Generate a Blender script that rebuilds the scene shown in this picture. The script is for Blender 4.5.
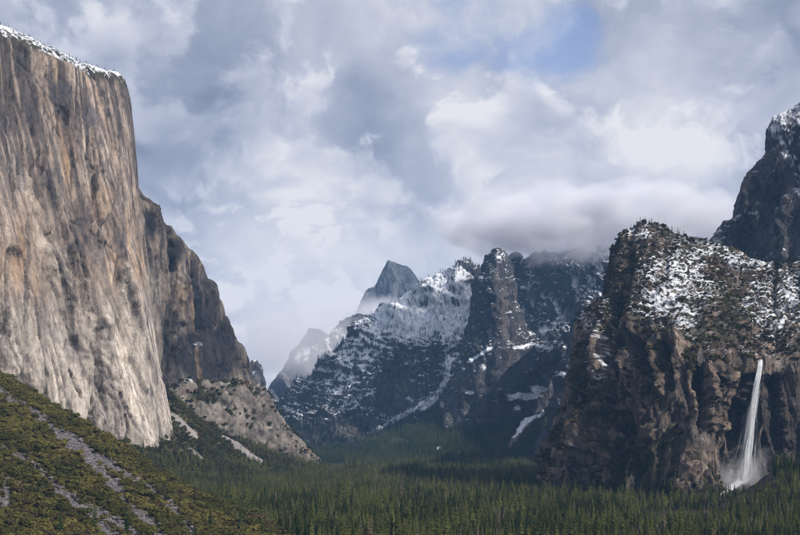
import bpy, math, random
import numpy as np
from mathutils import Vector

# ------------------------------------------------------------------ camera, sky, sun, exposure
for o in list(bpy.data.objects):
    bpy.data.objects.remove(o)
scene = bpy.context.scene
COL = scene.collection
F, CX, HY = 1359.0, 400.0, 425.0          # focal length / optical axis / horizon, in units of an 800-wide frame

cam_data = bpy.data.cameras.new('camera')
cam_data.sensor_width = 36.0
cam_data.lens = F / 800.0 * 36.0
cam_data.shift_y = (HY - 267.5) / 800.0
cam_data.clip_start = 1.0
cam_data.clip_end = 200000.0
camera = bpy.data.objects.new('camera', cam_data)
camera.location = (0, 0, 0)
camera.rotation_euler = (math.radians(90), 0, 0)
COL.objects.link(camera)
scene.camera = camera

SUN_EL, SUN_AZ = math.radians(38), math.radians(127)      # azimuth clockwise from the view direction (+Y)
SUN = Vector((math.sin(SUN_AZ) * math.cos(SUN_EL), math.cos(SUN_AZ) * math.cos(SUN_EL), math.sin(SUN_EL)))

sun_data = bpy.data.lights.new('sun', 'SUN')
sun_data.energy = 5.0
sun_data.angle = math.radians(0.5)
sun_data.color = (1.0, 0.94, 0.86)
sun = bpy.data.objects.new('sun', sun_data)
sun.rotation_euler = SUN.to_track_quat('Z', 'Y').to_euler()
sun.location = SUN * 3000
COL.objects.link(sun)

scene.view_settings.view_transform = 'Standard'
scene.view_settings.look = 'None'
scene.view_settings.exposure = 0.0
scene.view_settings.gamma = 1.0
scene.cycles.max_bounces = 8
scene.cycles.diffuse_bounces = 2
scene.cycles.glossy_bounces = 1
scene.cycles.transmission_bounces = 2
scene.cycles.volume_bounces = 6
scene.cycles.transparent_max_bounces = 16
scene.cycles.volume_step_rate = 1.0
scene.cycles.volume_max_steps = 128
scene.cycles.use_denoising = True
scene.cycles.filter_width = 1.0
scene.cycles.denoising_prefilter = 'ACCURATE'


class NT:
    """Small helper for writing node trees."""
    def __init__(self, tree):
        self.t = tree; self.n = tree.nodes; self.l = tree.links
    def new(self, kind, **kw):
        nd = self.n.new(kind)
        for k, v in kw.items():
            setattr(nd, k, v)
        return nd
    def put(self, sock, v):
        if isinstance(v, bpy.types.NodeSocket):
            self.l.new(v, sock)
        else:
            sock.default_value = v
    def math(self, op, a, b=0.0, c=None, clamp=False):
        m = self.new('ShaderNodeMath', operation=op, use_clamp=clamp)
        self.put(m.inputs[0], a); self.put(m.inputs[1], b)
        if c is not None: self.put(m.inputs[2], c)
        return m.outputs[0]
    def vmath(self, op, a, b=(0, 0, 0)):
        m = self.new('ShaderNodeVectorMath', operation=op)
        self.put(m.inputs[0], a)
        if op == 'SCALE': self.put(m.inputs['Scale'], b)
        else: self.put(m.inputs[1], b)
        return m.outputs['Value'] if op in ('DOT_PRODUCT', 'LENGTH', 'DISTANCE') else m.outputs['Vector']
    def noise(self, vec, scale, detail=4.0, rough=0.5, dist=0.0, lac=2.0):
        m = self.new('ShaderNodeTexNoise')
        self.put(m.inputs['Vector'], vec); m.inputs['Scale'].default_value = scale
        m.inputs['Detail'].default_value = detail; m.inputs['Roughness'].default_value = rough
        m.inputs['Distortion'].default_value = dist; m.inputs['Lacunarity'].default_value = lac
        return m
    def ramp(self, fac, lo, hi, a=0.0, b=1.0, smooth=True):
        m = self.new('ShaderNodeMapRange', interpolation_type='SMOOTHSTEP' if smooth else 'LINEAR')
        self.put(m.inputs[0], fac); self.put(m.inputs[1], lo); self.put(m.inputs[2], hi)
        self.put(m.inputs[3], a); self.put(m.inputs[4], b)
        return m.outputs[0]
    def mix(self, fac, a, b, blend='MIX'):
        m = self.new('ShaderNodeMix', data_type='RGBA', blend_type=blend)
        self.put(m.inputs[0], fac); self.put(m.inputs[6], a); self.put(m.inputs[7], b)
        return m.outputs[2]


def direction(px, py):
    return Vector(((px - CX) / F, 1.0, (HY - py) / F)).normalized()


def build_world():
    w = bpy.data.worlds.new('World')
    scene.world = w
    w.use_nodes = True
    w.cycles.sampling_method = 'MANUAL'; w.cycles.sample_map_resolution = 256
    w.node_tree.nodes.clear()
    N = NT(w.node_tree)
    sky = N.new('ShaderNodeTexSky', sky_type='NISHITA')
    sky.sun_disc = False
    sky.sun_elevation = SUN_EL
    sky.sun_rotation = SUN_AZ
    sky.altitude = 1300
    d = N.new('ShaderNodeTexCoord').outputs['Generated']
    # direction stretched so that the layers read flatter near the horizon
    v = N.vmath('MULTIPLY', d, (1.0, 1.0, 1.3))
    warp = N.noise(v, 9.0, 3, 0.5)
    wv = N.vmath('SCALE', N.vmath('SUBTRACT', warp.outputs['Color'], (0.5, 0.5, 0.5)), 0.07)
    p = N.vmath('ADD', v, wv)
    n1 = N.noise(p, 7.0, 7, 0.52).outputs[0]                 # masses
    n2 = N.noise(N.vmath('ADD', p, (3.1, 1.7, 0.4)), 3.0, 2, 0.5).outputs[0]
    n3 = N.noise(N.vmath('ADD', p, (7.7, 2.2, 5.1)), 24.0, 5, 0.58).outputs[0]

    def blob(px, py, r):
        """1 near the direction through (px, py), falling to 0 at r (in 800-frame units)."""
        c = direction(px, py)
        dist = N.vmath('DISTANCE', N.vmath('ADD', d, N.vmath('SCALE', wv, 0.6)), tuple(c))
        return N.ramp(dist, r / F, 0.05 * r / F)

    def layer(b, off, scale, lo, hi, bright, shade, gain, step):
        """One deck of cumulus over what lies behind it: sharp sunlit upper rims, grey bellies."""
        q = N.vmath('ADD', p, off)
        m = N.noise(q, scale, 7, 0.57).outputs[0]
        up = N.noise(N.vmath('ADD', q, (SUN.x * step * .6, 0, step)), scale, 4, 0.53).outputs[0]
        alpha = N.ramp(m, lo, hi)
        tone = N.math('ADD', N.math('MULTIPLY', N.math('SUBTRACT', m, up), gain), N.ramp(m, lo, hi + .12, bright, shade))
        mx = N.new('ShaderNodeMix', data_type='FLOAT')
        N.put(mx.inputs[0], N.math('MULTIPLY', alpha, .85)); N.put(mx.inputs[2], b); N.put(mx.inputs[3], tone)
        return mx.outputs[0]
    b = N.math('MULTIPLY_ADD', n1, 1.0, 0.02)
    b = N.math('ADD', b, N.math('MULTIPLY_ADD', n2, 0.6, -0.30))
    b = N.math('ADD', b, N.math('MULTIPLY_ADD', n3, 0.46, -0.23))
    b = layer(b, (1.3, 4.2, 2.2), 7.5, .50, .57, .80, .46, 3.0, .018)
    b = layer(b, (5.3, 0.7, 8.1), 6.0, .53, .605, .74, .38, 3.2, .024)
    b = layer(b, (2.9, 6.6, 3.7), 13.0, .57, .66, .80, .58, 2.0, .011)
    for (x, y, r, k) in [(445, 108, 90, .20), (655, 140, 110, .24), (520, 205, 120, .20), (285, 195, 130, .20), (300, 66, 60, .14), (740, 165, 90, .10),
                         (300, 300, 150, .26), (385, 265, 110, .12), (470, 165, 90, .04), (500, 45, 120, .08), (195, 125, 140, -.24), (375, 130, 90, -.14), (720, 50, 170, -.10),
                         (590, 130, 70, -.12), (570, 250, 90, -.04), (60, 20, 150, -.04), (420, 215, 80, -.06), (235, 260, 80, .10), (590, 80, 60, .06)]:
        b = N.math('ADD', b, N.math('MULTIPLY', blob(x, y, r), k * 1.3))
    cr = N.new('ShaderNodeValToRGB')
    cr.color_ramp.interpolation = 'LINEAR'
    els = cr.color_ramp.elements
    els[0].position = 0.10; els[0].color = (2.2, 2.5, 3.6, 1)
    els[1].position = 0.98; els[1].color = (8.7, 8.6, 8.9, 1)
    e = els.new(0.36); e.color = (3.4, 3.75, 4.9, 1)
    e = els.new(0.64); e.color = (5.5, 5.75, 6.8, 1)
    N.put(cr.inputs[0], b)
    # breaks of blue: where the cover thins
    hole = N.math('ADD', N.math('MULTIPLY', blob(562, 46, 80), 0.46), N.math('MULTIPLY', blob(450, 2, 110), 0.40))
    cover = N.math('ADD', N.math('ADD', N.math('MULTIPLY', n1, 0.9), N.math('MULTIPLY', n3, 0.5)), N.math('SUBTRACT', N.math('MULTIPLY', n2, 0.3), hole))
    blue = N.ramp(cover, 0.66, 0.36)
    skyc = N.mix(1.0, sky.outputs[0], (1.5, 1.4, 1.55, 1), 'MULTIPLY')
    colr = N.mix(N.math('MULTIPLY', blue, 0.72), cr.outputs[0], skyc)
    bg = N.new('ShaderNodeBackground')
    N.put(bg.inputs[0], colr)
    bg.inputs[1].default_value = 0.10
    out = N.new('ShaderNodeOutputWorld')
    N.l.new(bg.outputs[0], out.inputs[0])


build_world()

# ------------------------------------------------------------------ noise (numpy)
rng = np.random.default_rng(11)
_perm = np.concatenate([rng.permutation(256)] * 3).astype(np.int32)
_g = rng.normal(size=(256, 3)).astype(np.float32)
_g /= np.linalg.norm(_g, axis=1, keepdims=True)


def perlin(x, y, z):
    x = np.asarray(x, np.float32); y = np.asarray(y, np.float32); z = np.asarray(z, np.float32)
    x, y, z = np.broadcast_arrays(x, y, z)
    xi = np.floor(x); yi = np.floor(y); zi = np.floor(z)
    xf = x - xi; yf = y - yi; zf = z - zi
    X = xi.astype(np.int32) & 255; Y = yi.astype(np.int32) & 255; Z = zi.astype(np.int32) & 255
    u = xf * xf * xf * (xf * (xf * 6 - 15) + 10)
    v = yf * yf * yf * (yf * (yf * 6 - 15) + 10)
    w = zf * zf * zf * (zf * (zf * 6 - 15) + 10)
    A = _perm[X]; B = _perm[X + 1]
    AA = _perm[A + Y]; AB = _perm[A + Y + 1]; BA = _perm[B + Y]; BB = _perm[B + Y + 1]

    def g(h, dx, dy, dz):
        q = _g[h]
        return q[..., 0] * dx + q[..., 1] * dy + q[..., 2] * dz
    def plane(dz, k):
        a = g(_perm[AA + Z + k], xf, yf, dz); b = g(_perm[BA + Z + k], xf - 1, yf, dz)
        c = g(_perm[AB + Z + k], xf, yf - 1, dz); d = g(_perm[BB + Z + k], xf - 1, yf - 1, dz)
        a = a + u * (b - a); c = c + u * (d - c)
        return a + v * (c - a)
    p0 = plane(zf, 0); p1 = plane(zf - 1, 1)
    return (p0 + w * (p1 - p0)) * 1.5


def fbm(x, y, z, octv=4, gain=0.5, lac=2.03):
    t = 0; a = 1.0; s = 0
    for i in range(octv):
        t = t + a * perlin(x + 17.3 * i, y - 9.1 * i, z + 5.7 * i); s += a
        x = x * lac; y = y * lac; z = z * lac; a *= gain
    return t / s


def ridged(x, y, z, octv=4, gain=0.5, lac=2.05):
    t = 0; a = 1.0; s = 0
    for i in range(octv):
        n = 1.0 - np.abs(perlin(x + 11.3 * i, y + 3.1 * i, z - 7.7 * i))
        t = t + a * n * n; s += a
        x = x * lac; y = y * lac; z = z * lac; a *= gain
    return t / s


def _hash2(i, j, k):
    return _perm[(_perm[(i & 255) + 0] + (j & 255)) + 0] if k == 0 else _perm[_perm[(i + 37 * k) & 255] + ((j + 91 * k) & 255)]


def facets(s, t, tilt=1.0, k=20.0):
    """2-D cells in (s, t): every cell is a slab with an offset and a tilt of its own, its edges worn over a width set by k.
    Returns (height, edge distance, cell random)."""
    s = np.asarray(s, np.float32); t = np.asarray(t, np.float32)
    si = np.floor(s).astype(np.int32); ti = np.floor(t).astype(np.int32)
    best = np.full(s.shape, 9.0, np.float32); second = best.copy()
    hs = np.zeros_like(best); ws = np.zeros_like(best) + 1e-9; rs = np.zeros_like(best)
    for di in (-1, 0, 1):
        for dj in (-1, 0, 1):
            i = si + di; j = ti + dj
            cx = i + _hash2(i, j, 0) / np.float32(255); cy = j + _hash2(i, j, 1) / np.float32(255)
            ds = s - cx; dt = t - cy
            dist = ds * ds + dt * dt
            h = (_hash2(i, j, 2) / np.float32(255) - 0.5) + tilt * (ds * (_hash2(i, j, 3) / np.float32(255) - 0.5) + dt * (_hash2(i, j, 4) / np.float32(255) - 0.5)) * 1.6
            w = np.exp(-k * dist)
            hs += w * h; ws += w; rs += w * (_hash2(i, j, 5) / np.float32(255))
            closer = dist < best
            second = np.where(closer, best, np.minimum(second, dist))
            best = np.where(closer, dist, best)
    return hs / ws, np.sqrt(second) - np.sqrt(best), rs / ws


def sstep(x, a, b):
    t = np.clip((x - a) / (b - a), 0, 1)
    return t * t * (3 - 2 * t)


# ------------------------------------------------------------------ surveying: sight lines to points
def pt(px, py, Y):
    return ((px - CX) / F * Y, Y, (HY - py) / F * Y)


def interp_axis(P, tc, t):
    """Cubic Hermite along axis 0 of P at knots tc."""
    m = np.empty_like(P)
    dtc = np.diff(tc)
    sl = (P[1:] - P[:-1]) / dtc[:, None, None]
    m[0] = sl[0]; m[-1] = sl[-1]
    if len(P) > 2:
        w0 = (dtc[1:] / (dtc[:-1] + dtc[1:]))[:, None, None]
        m[1:-1] = sl[:-1] * w0 + sl[1:] * (1 - w0)
    k = np.clip(np.searchsorted(tc, t, side='right') - 1, 0, len(tc) - 2)
    h = dtc[k]; f = (t - tc[k]) / h
    f = f[:, None, None]; h = h[:, None, None]
    f2 = f * f; f3 = f2 * f
    return (2 * f3 - 3 * f2 + 1) * P[k] + (f3 - 2 * f2 + f) * h * m[k] + (-2 * f3 + 3 * f2) * P[k + 1] + (f3 - f2) * h * m[k + 1]


class Sheet:
    """A surface laid through surveyed points; rows run bottom to top (then back), columns left to right."""
    def __init__(self, rows, nu, nv, polar=False):
        P = np.array([[pt(*c) for c in r] for r in rows], np.float64)
        tr = np.concatenate([[0], np.cumsum(np.linalg.norm(np.diff(P, axis=0), axis=2).mean(1))])
        tc = np.concatenate([[0], np.cumsum(np.linalg.norm(np.diff(P, axis=1), axis=2).mean(0))])
        Q = interp_axis(P, tr, np.linspace(0, tr[-1], nv))
        Q = interp_axis(Q.transpose(1, 0, 2).copy(), tc, np.linspace(0, tc[-1], nu)).transpose(1, 0, 2)
        self.p = Q.astype(np.float32)
        self.u = np.linspace(0, 1, nu, dtype=np.float32)[None, :] * np.ones((nv, 1), np.float32)
        self.v = np.linspace(0, 1, nv, dtype=np.float32)[:, None] * np.ones((1, nu), np.float32)
        self.s_len, self.t_len = tc[-1], tr[-1]
        self.vr = tr / tr[-1]
        self.base = self.p.copy()
        self.n0 = self.normals(smooth=True)
    def normals(self, smooth=False):
        p = self.p
        du = np.gradient(p, axis=1); dv = np.gradient(p, axis=0)
        n = np.cross(du, dv)
        n /= np.linalg.norm(n, axis=2, keepdims=True) + 1e-9
        return n
    @property
    def xyz(self):
        return self.p[..., 0], self.p[..., 1], self.p[..., 2]
    @property
    def px(self):
        return CX + F * self.p[..., 0] / self.p[..., 1]
    @property
    def py(self):
        return HY - F * self.p[..., 2] / self.p[..., 1]
    def push(self, d, normal=None):
        n = self.n0 if normal is None else normal
        self.p = (self.p + n * d[..., None]).astype(np.float32)
    def rough(self, amp, scale, seed=0.0, vertical=0.7, mask=1.0):
        """Ragged, broken outline: every point shifts a little on its own, in all directions."""
        x, y, z = self.base[..., 0] / scale, self.base[..., 1] / scale, self.base[..., 2] / scale * vertical
        for k in range(3):
            n = fbm(x + 13.7 * k + seed, y - 5.1 * k, z + 3.9 * k, 4, .68)
            n = np.sign(n) * np.abs(n) ** .8
            self.p[..., k] += amp * n * mask
    def flat(self):
        return self.p.reshape(-1, 3)


def ell(px, py, cx, cy, rx, ry, hard=0.4):
    r = np.sqrt(((px - cx) / rx) ** 2 + ((py - cy) / ry) ** 2)
    return 1 - sstep(r, hard, 1.0)


def line_dist(px, py, pts):
    best = np.full(px.shape, 1e9, np.float32); along = np.zeros_like(best)
    n = len(pts) - 1
    for k in range(n):
        ax, ay = pts[k]; bx, by = pts[k + 1]
        dx, dy = bx - ax, by - ay
        t = np.clip(((px - ax) * dx + (py - ay) * dy) / (dx * dx + dy * dy), 0, 1)
        d = np.hypot(px - ax - t * dx, py - ay - t * dy)
        c = d < best
        along = np.where(c, (k + t) / n, along); best = np.where(c, d, best)
    return best, along


def band(px, py, pts, w0, w1=None, soft=0.5):
    d, a = line_dist(px, py, pts)
    w = w0 + ((w1 if w1 is not None else w0) - w0) * a
    return 1 - sstep(d / w, soft, 1.0)


def arete(px, py, pts, w):
    """Sharp-crested rib (or V-shaped cleft) along a line."""
    d, a = line_dist(px, py, pts)
    return np.clip(1 - d / w, 0, 1) * sstep(a, -0.01, 0.12) * (1 - sstep(a, 0.88, 1.01))


def lerp(a, b, m):
    return a + (np.asarray(b, np.float32) - a) * m[..., None]


def const(shape, c):
    return np.ones(shape + (3,), np.float32) * np.asarray(c, np.float32)


def grid_mesh(name, sheet, colour=None, skip=None):
    nv, nu = sheet.p.shape[:2]
    idx = np.arange(nu * nv, dtype=np.int32).reshape(nv, nu)
    q = np.stack([idx[:-1, :-1], idx[:-1, 1:], idx[1:, 1:], idx[1:, :-1]], -1).reshape(-1, 4)
    me = bpy.data.meshes.new(name)
    me.vertices.add(nu * nv); me.vertices.foreach_set('co', sheet.flat().astype(np.float32).ravel())
    me.loops.add(q.size); me.loops.foreach_set('vertex_index', q.ravel())
    me.polygons.add(len(q))
    me.polygons.foreach_set('loop_start', np.arange(0, q.size, 4, dtype=np.int32))
    me.update(calc_edges=True)
    if colour is not None:
        a = me.attributes.new('rock_colour', 'FLOAT_COLOR', 'POINT')
        c = np.ones((nu * nv, 4), np.float32); c[:, :3] = colour.reshape(-1, 3)
        a.data.foreach_set('color', c.ravel())
    return me


def link(name, data, mat=None, parent=None, label=None, category=None, group=None, kind=None, loc=None):
    o = bpy.data.objects.new(name, data)
    COL.objects.link(o)
    if mat is not None and data is not None and not data.materials:
        data.materials.append(mat)
    if parent is not None: o.parent = parent
    if loc is not None: o.location = loc
    for k, v in (('label', label), ('category', category), ('group', group), ('kind', kind)):
        if v: o[k] = v
    return o


# ------------------------------------------------------------------ materials
def surface_material(name, fine=0.08, coarse=0.02, bump=0.5, stretch=(1, 1, 1), var=0.35, rough=0.9, streak=0.0, joints=()):
    """Colour of the survey attribute, broken up by grain, water streaks, jointed slabs and fine relief."""
    m = bpy.data.materials.new(name); m.use_nodes = True
    m.node_tree.nodes.clear(); N = NT(m.node_tree)
    at = N.new('ShaderNodeAttribute', attribute_name='rock_colour')
    pos = N.new('ShaderNodeNewGeometry').outputs['Position']
    co = N.vmath('MULTIPLY', pos, stretch)
    a = N.noise(co, fine, 6, 0.72).outputs[0]
    b = N.noise(co, coarse, 5, 0.6).outputs[0]
    k = N.math('ADD', N.math('MULTIPLY', N.ramp(a, 0.28, 0.72, 0, 1), 0.65), N.math('MULTIPLY', N.ramp(b, 0.3, 0.7), 0.35))
    k = N.math('MULTIPLY_ADD', k, 2 * var, 1 - var)
    if streak:
        sv = N.vmath('MULTIPLY', pos, (1, 1, 0.045))
        s1 = N.noise(sv, fine * 1.5, 4, 0.6, 0.4).outputs[0]
        k = N.math('MULTIPLY', k, N.ramp(s1, 0.32, 0.60, 1 - streak, 1.08))
    height = N.math('MULTIPLY', a, 0.6 / fine)
    for (size, tall, tilt, tone) in joints:
        # slabs: each cell is one flat face with its own tilt and tone, with a sharp edge where it meets the next
        wob = N.vmath('SCALE', N.vmath('SUBTRACT', N.noise(pos, 0.9 / size, 2, 0.5).outputs['Color'], (.5, .5, .5)), 0.55)
        sp = N.vmath('ADD', N.vmath('MULTIPLY', pos, (1 / size, 1 / size, 1 / tall)), wob)
        vo = N.new('ShaderNodeTexVoronoi', feature='F1')
        N.put(vo.inputs['Vector'], sp); vo.inputs['Scale'].default_value = 1.0
        df = N.vmath('SUBTRACT', sp, vo.outputs['Position'])
        rnd = N.vmath('SUBTRACT', vo.outputs['Color'], (.5, .5, .5))
        height = N.math('ADD', height, N.math('MULTIPLY', N.vmath('DOT_PRODUCT', df, rnd), tilt * size * 1.4))
        sep = N.new('ShaderNodeSeparateXYZ'); N.put(sep.inputs[0], vo.outputs['Color'])
        k = N.math('MULTIPLY', k, N.math('MULTIPLY_ADD', sep.outputs[1], 2 * tone, 1 - tone))
    kc = N.new('ShaderNodeCombineXYZ')
    for i in range(3): N.put(kc.inputs[i], k)
    c = N.mix(1.0, at.outputs['Color'], kc.outputs[0], 'MULTIPLY')
    bs = N.new('ShaderNodeBsdfPrincipled')
    N.put(bs.inputs['Base Color'], c)
    bs.inputs['Roughness'].default_value = rough
    bs.inputs['Specular IOR Level'].default_value = 0.12
    bp = N.new('ShaderNodeBump'); bp.inputs['Strength'].default_value = bump; bp.inputs['Distance'].default_value = 1.0
    N.put(bp.inputs['Height'], height); N.l.new(bp.outputs[0], bs.inputs['Normal'])
    out = N.new('ShaderNodeOutputMaterial'); N.l.new(bs.outputs[0], out.inputs[0])
    return m


def foliage_material(name, c_dark, c_light, c_odd=None, odd=0.0, noise_scale=0.006, vary=1.0):
    """Leaf colour: differs from plant to plant and from spray to spray."""
    m = bpy.data.materials.new(name); m.use_nodes = True
    m.node_tree.nodes.clear(); N = NT(m.node_tree)
    oi = N.new('ShaderNodeObjectInfo')
    pos = N.new('ShaderNodeNewGeometry').outputs['Position']
    n = N.noise(pos, noise_scale, 3, 0.5).outputs[0]
    f = N.math('ADD', N.math('MULTIPLY', oi.outputs['Random'], 0.8 * vary), N.ramp(n, 0.35, 0.65, -0.42, 0.45), clamp=True)
    c = N.mix(f, (*c_dark, 1), (*c_light, 1))
    if c_odd:
        r2 = N.new('ShaderNodeTexWhiteNoise', noise_dimensions='1D')
        N.put(r2.inputs['W'], N.math('MULTIPLY', oi.outputs['Random'], 991.0))
        c = N.mix(N.ramp(r2.outputs[0], 1 - odd, 1 - odd + 0.02), c, (*c_odd, 1))
    fine = N.noise(pos, 0.55, 2, 0.6).outputs[0]
    kk = N.ramp(fine, 0.3, 0.7, 0.7, 1.3)
    kc = N.new('ShaderNodeCombineXYZ')
    for i in range(3): N.put(kc.inputs[i], kk)
    c = N.mix(1.0, c, kc.outputs[0], 'MULTIPLY')
    df = N.new('ShaderNodeBsdfDiffuse'); N.put(df.inputs[0], c)
    tr = N.new('ShaderNodeBsdfTranslucent'); N.put(tr.inputs[0], c)
    mx = N.new('ShaderNodeMixShader'); mx.inputs[0].default_value = 0.25
    N.l.new(df.outputs[0], mx.inputs[1]); N.l.new(tr.outputs[0], mx.inputs[2])
    out = N.new('ShaderNodeOutputMaterial'); N.l.new(mx.outputs[0], out.inputs[0])
    return m


def plain_material(name, c1, c2, scale=0.2, rough=0.9):
    m = bpy.data.materials.new(name); m.use_nodes = True
    m.node_tree.nodes.clear(); N = NT(m.node_tree)
    pos = N.new('ShaderNodeNewGeometry').outputs['Position']
    n = N.noise(pos, scale, 5, 0.65).outputs[0]
    c = N.mix(N.ramp(n, 0.3, 0.7), (*c1, 1), (*c2, 1))
    bs = N.new('ShaderNodeBsdfPrincipled'); N.put(bs.inputs['Base Color'], c)
    bs.inputs['Roughness'].default_value = rough; bs.inputs['Specular IOR Level'].default_value = 0.12
    out = N.new('ShaderNodeOutputMaterial'); N.l.new(bs.outputs[0], out.inputs[0])
    return m


M = {
    'granite': surface_material('granite', 0.10, 0.02, 0.7, (1, 1, 0.7), 0.30, streak=0.15, joints=((50, 200, .7, .14), (19, 70, .9, .17), (8, 22, .9, .13))),
    'crag': surface_material('crag', 0.09, 0.02, 0.9, (1, 1, 0.7), 0.40, streak=0.35, joints=((30, 95, 1.7, .26), (12, 34, 1.7, .24), (6, 14, 1.0, .14))),
    'far_crag': surface_material('far_crag', 0.03, 0.008, 0.8, (1, 1, 0.6), 0.38, streak=0.2, joints=((50, 120, 1.2, .22), (20, 40, 1.2, .18))),
    'soil': surface_material('soil', 0.12, 0.02, 0.6, (1, 1, 1), 0.35),
    'bark': plain_material('bark', (0.035, 0.025, 0.018), (0.09, 0.065, 0.05), 0.8),
    'boulder': plain_material('boulder', (0.07, 0.063, 0.067), (0.19, 0.172, 0.178), 0.15),
    'conifer': foliage_material('conifer', (0.030, 0.046, 0.016), (0.155, 0.160, 0.046), (0.17, 0.14, 0.10), 0.06, 0.009),
    'far_conifer': foliage_material('far_conifer', (0.026, 0.045, 0.019), (0.095, 0.114, 0.040), (0.10, 0.085, 0.06), 0.04),
    'alpine': foliage_material('alpine', (0.012, 0.017, 0.013), (0.03, 0.036, 0.026), (0.25, 0.26, 0.27), 0.12),
    'shrub': foliage_material('shrub', (0.066, 0.068, 0.020), (0.178, 0.152, 0.046), (0.090, 0.070, 0.034), 0.14, 0.014, 0.8),
    'green_shrub': foliage_material('green_shrub', (0.024, 0.027, 0.009), (0.088, 0.078, 0.022), (0.095, 0.058, 0.028), 0.12, 0.010),
}

SNOW = (0.72, 0.75, 0.80)


def wall_relief(S, seed, w, h, amp, tilt=1.0, warp=0.5, lean=0.0, axis=None, k=None):
    """Slab relief in the plane of a wall: s along it, t up it."""
    x, y, z = S.base[..., 0], S.base[..., 1], S.base[..., 2]
    if axis is None:
        axis = S.p[S.p.shape[0] // 2, -1] - S.p[S.p.shape[0] // 2, 0]
    a = np.array([axis[0], axis[1]]); a = a / np.linalg.norm(a)
    s = x * a[0] + y * a[1] + lean * z
    wx = perlin(s / w * .8 + seed, z / h * .8, 0 * s + seed * 1.7) * warp
    wz = perlin(s / w * .8 - seed, z / h * .8, 0 * s + seed * 2.3) * warp
    step = S.s_len / S.p.shape[1]                            # worn edges span about three mesh steps
    if k is None: k = float(np.clip(1.0 * w / (1.1 * step), 6, 80))
    hgt, edge, r = facets(s / w + wx + seed * 7.1, z / h + wz + seed * 3.3, tilt, k)
    return hgt * amp, edge, r, s

# ------------------------------------------------------------------ the ground
FLOOR = -140.0


def build_ground():
    xs = np.concatenate([np.linspace(-10000, -3000, 16)[:-1], np.linspace(-3000, 3000, 121), np.linspace(3000, 10000, 16)[1:]])
    ys = np.concatenate([np.linspace(-3000, -400, 10)[:-1], np.linspace(-400, 7000, 150), np.linspace(7000, 15000, 16)[1:]])
    Xg, Yg = np.meshgrid(xs, ys)
    Xg = Xg.astype(np.float32); Yg = Yg.astype(np.float32)
    # the overlook: a hillside that falls from the camera to the valley floor
    r = np.maximum(Yg, 0) * 0.115 + np.maximum(-Yg, 0) * -0.25
    z = np.maximum(FLOOR + 3 * fbm(Xg / 260, Yg / 260, 0 * Xg, 3), -2.2 - r)
    class G: pass
    S = Sheet.__new__(Sheet); S.p = np.stack([Xg, Yg, z], -1).astype(np.float32)
    n = fbm(Xg / 90, Yg / 90, 0 * Xg + 4, 3)
    col = lerp(const(Xg.shape, (0.030, 0.030, 0.014)), (0.075, 0.060, 0.035), sstep(n, -0.1, 0.5))
    me = grid_mesh('valley_floor', S, col)
    link('valley_floor', me, M['soil'], label='dark earth floor of the valley under the conifer forest', category='ground', kind='structure')


build_ground()
SHEETS = {}


def finish(name, S, col, mat, label, category, smooth=False):
    me = grid_mesh(name, S, np.clip(col, 0.004, 0.85))
    if smooth:
        me.polygons.foreach_set('use_smooth', np.ones(len(me.polygons), bool))
    SHEETS[name] = S
    return link(name, me, M[mat], label=label, category=category, kind='structure')


def blend_rows(base, rim, fr, fy=None, sag=None):
    """Rows between a base row and a rim row, at fractions fr (image heights) with depth fractions fy."""
    out = []
    for k, f in enumerate(fr):
        g = f if fy is None else fy[k]
        out.append([(b[0] + (r[0] - b[0]) * f, b[1] + (r[1] - b[1]) * f, b[2] + (r[2] - b[2]) * g) for b, r in zip(base, rim)])
    return out


def lip(row, dy=3.0, back=35.0):
    """The edge of a rim: a short step back, so that the surface turns over instead of swelling."""
    return [(a, b + dy, c + back) for a, b, c in row]


# ------------------------------------------------------------------ tall granite cliff at the left
def granite(S, seed, levels, lean=0.1, axis=None):
    """Jointed granite: nested slabs of falling size. Returns relief, joint mask, mean slab tone, along-wall coordinate."""
    d = 0; joint = 0; tone = 0
    for k, (w, h, amp) in enumerate(levels):
        hh, e, r, sx = wall_relief(S, seed + 2.7 * k, w, h, amp, 1.0, .34, lean * (1 if k % 2 == 0 else -.6), axis)
        step = 1.3 * S.s_len / S.p.shape[1] / w
        d = d + hh; joint = np.maximum(joint, (1 - sstep(e, .25 * step, 1.1 * step)) * (.9 - .15 * k)); tone = tone + (r - .5)
    return d, joint, tone / len(levels) ** .5, sx


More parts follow.
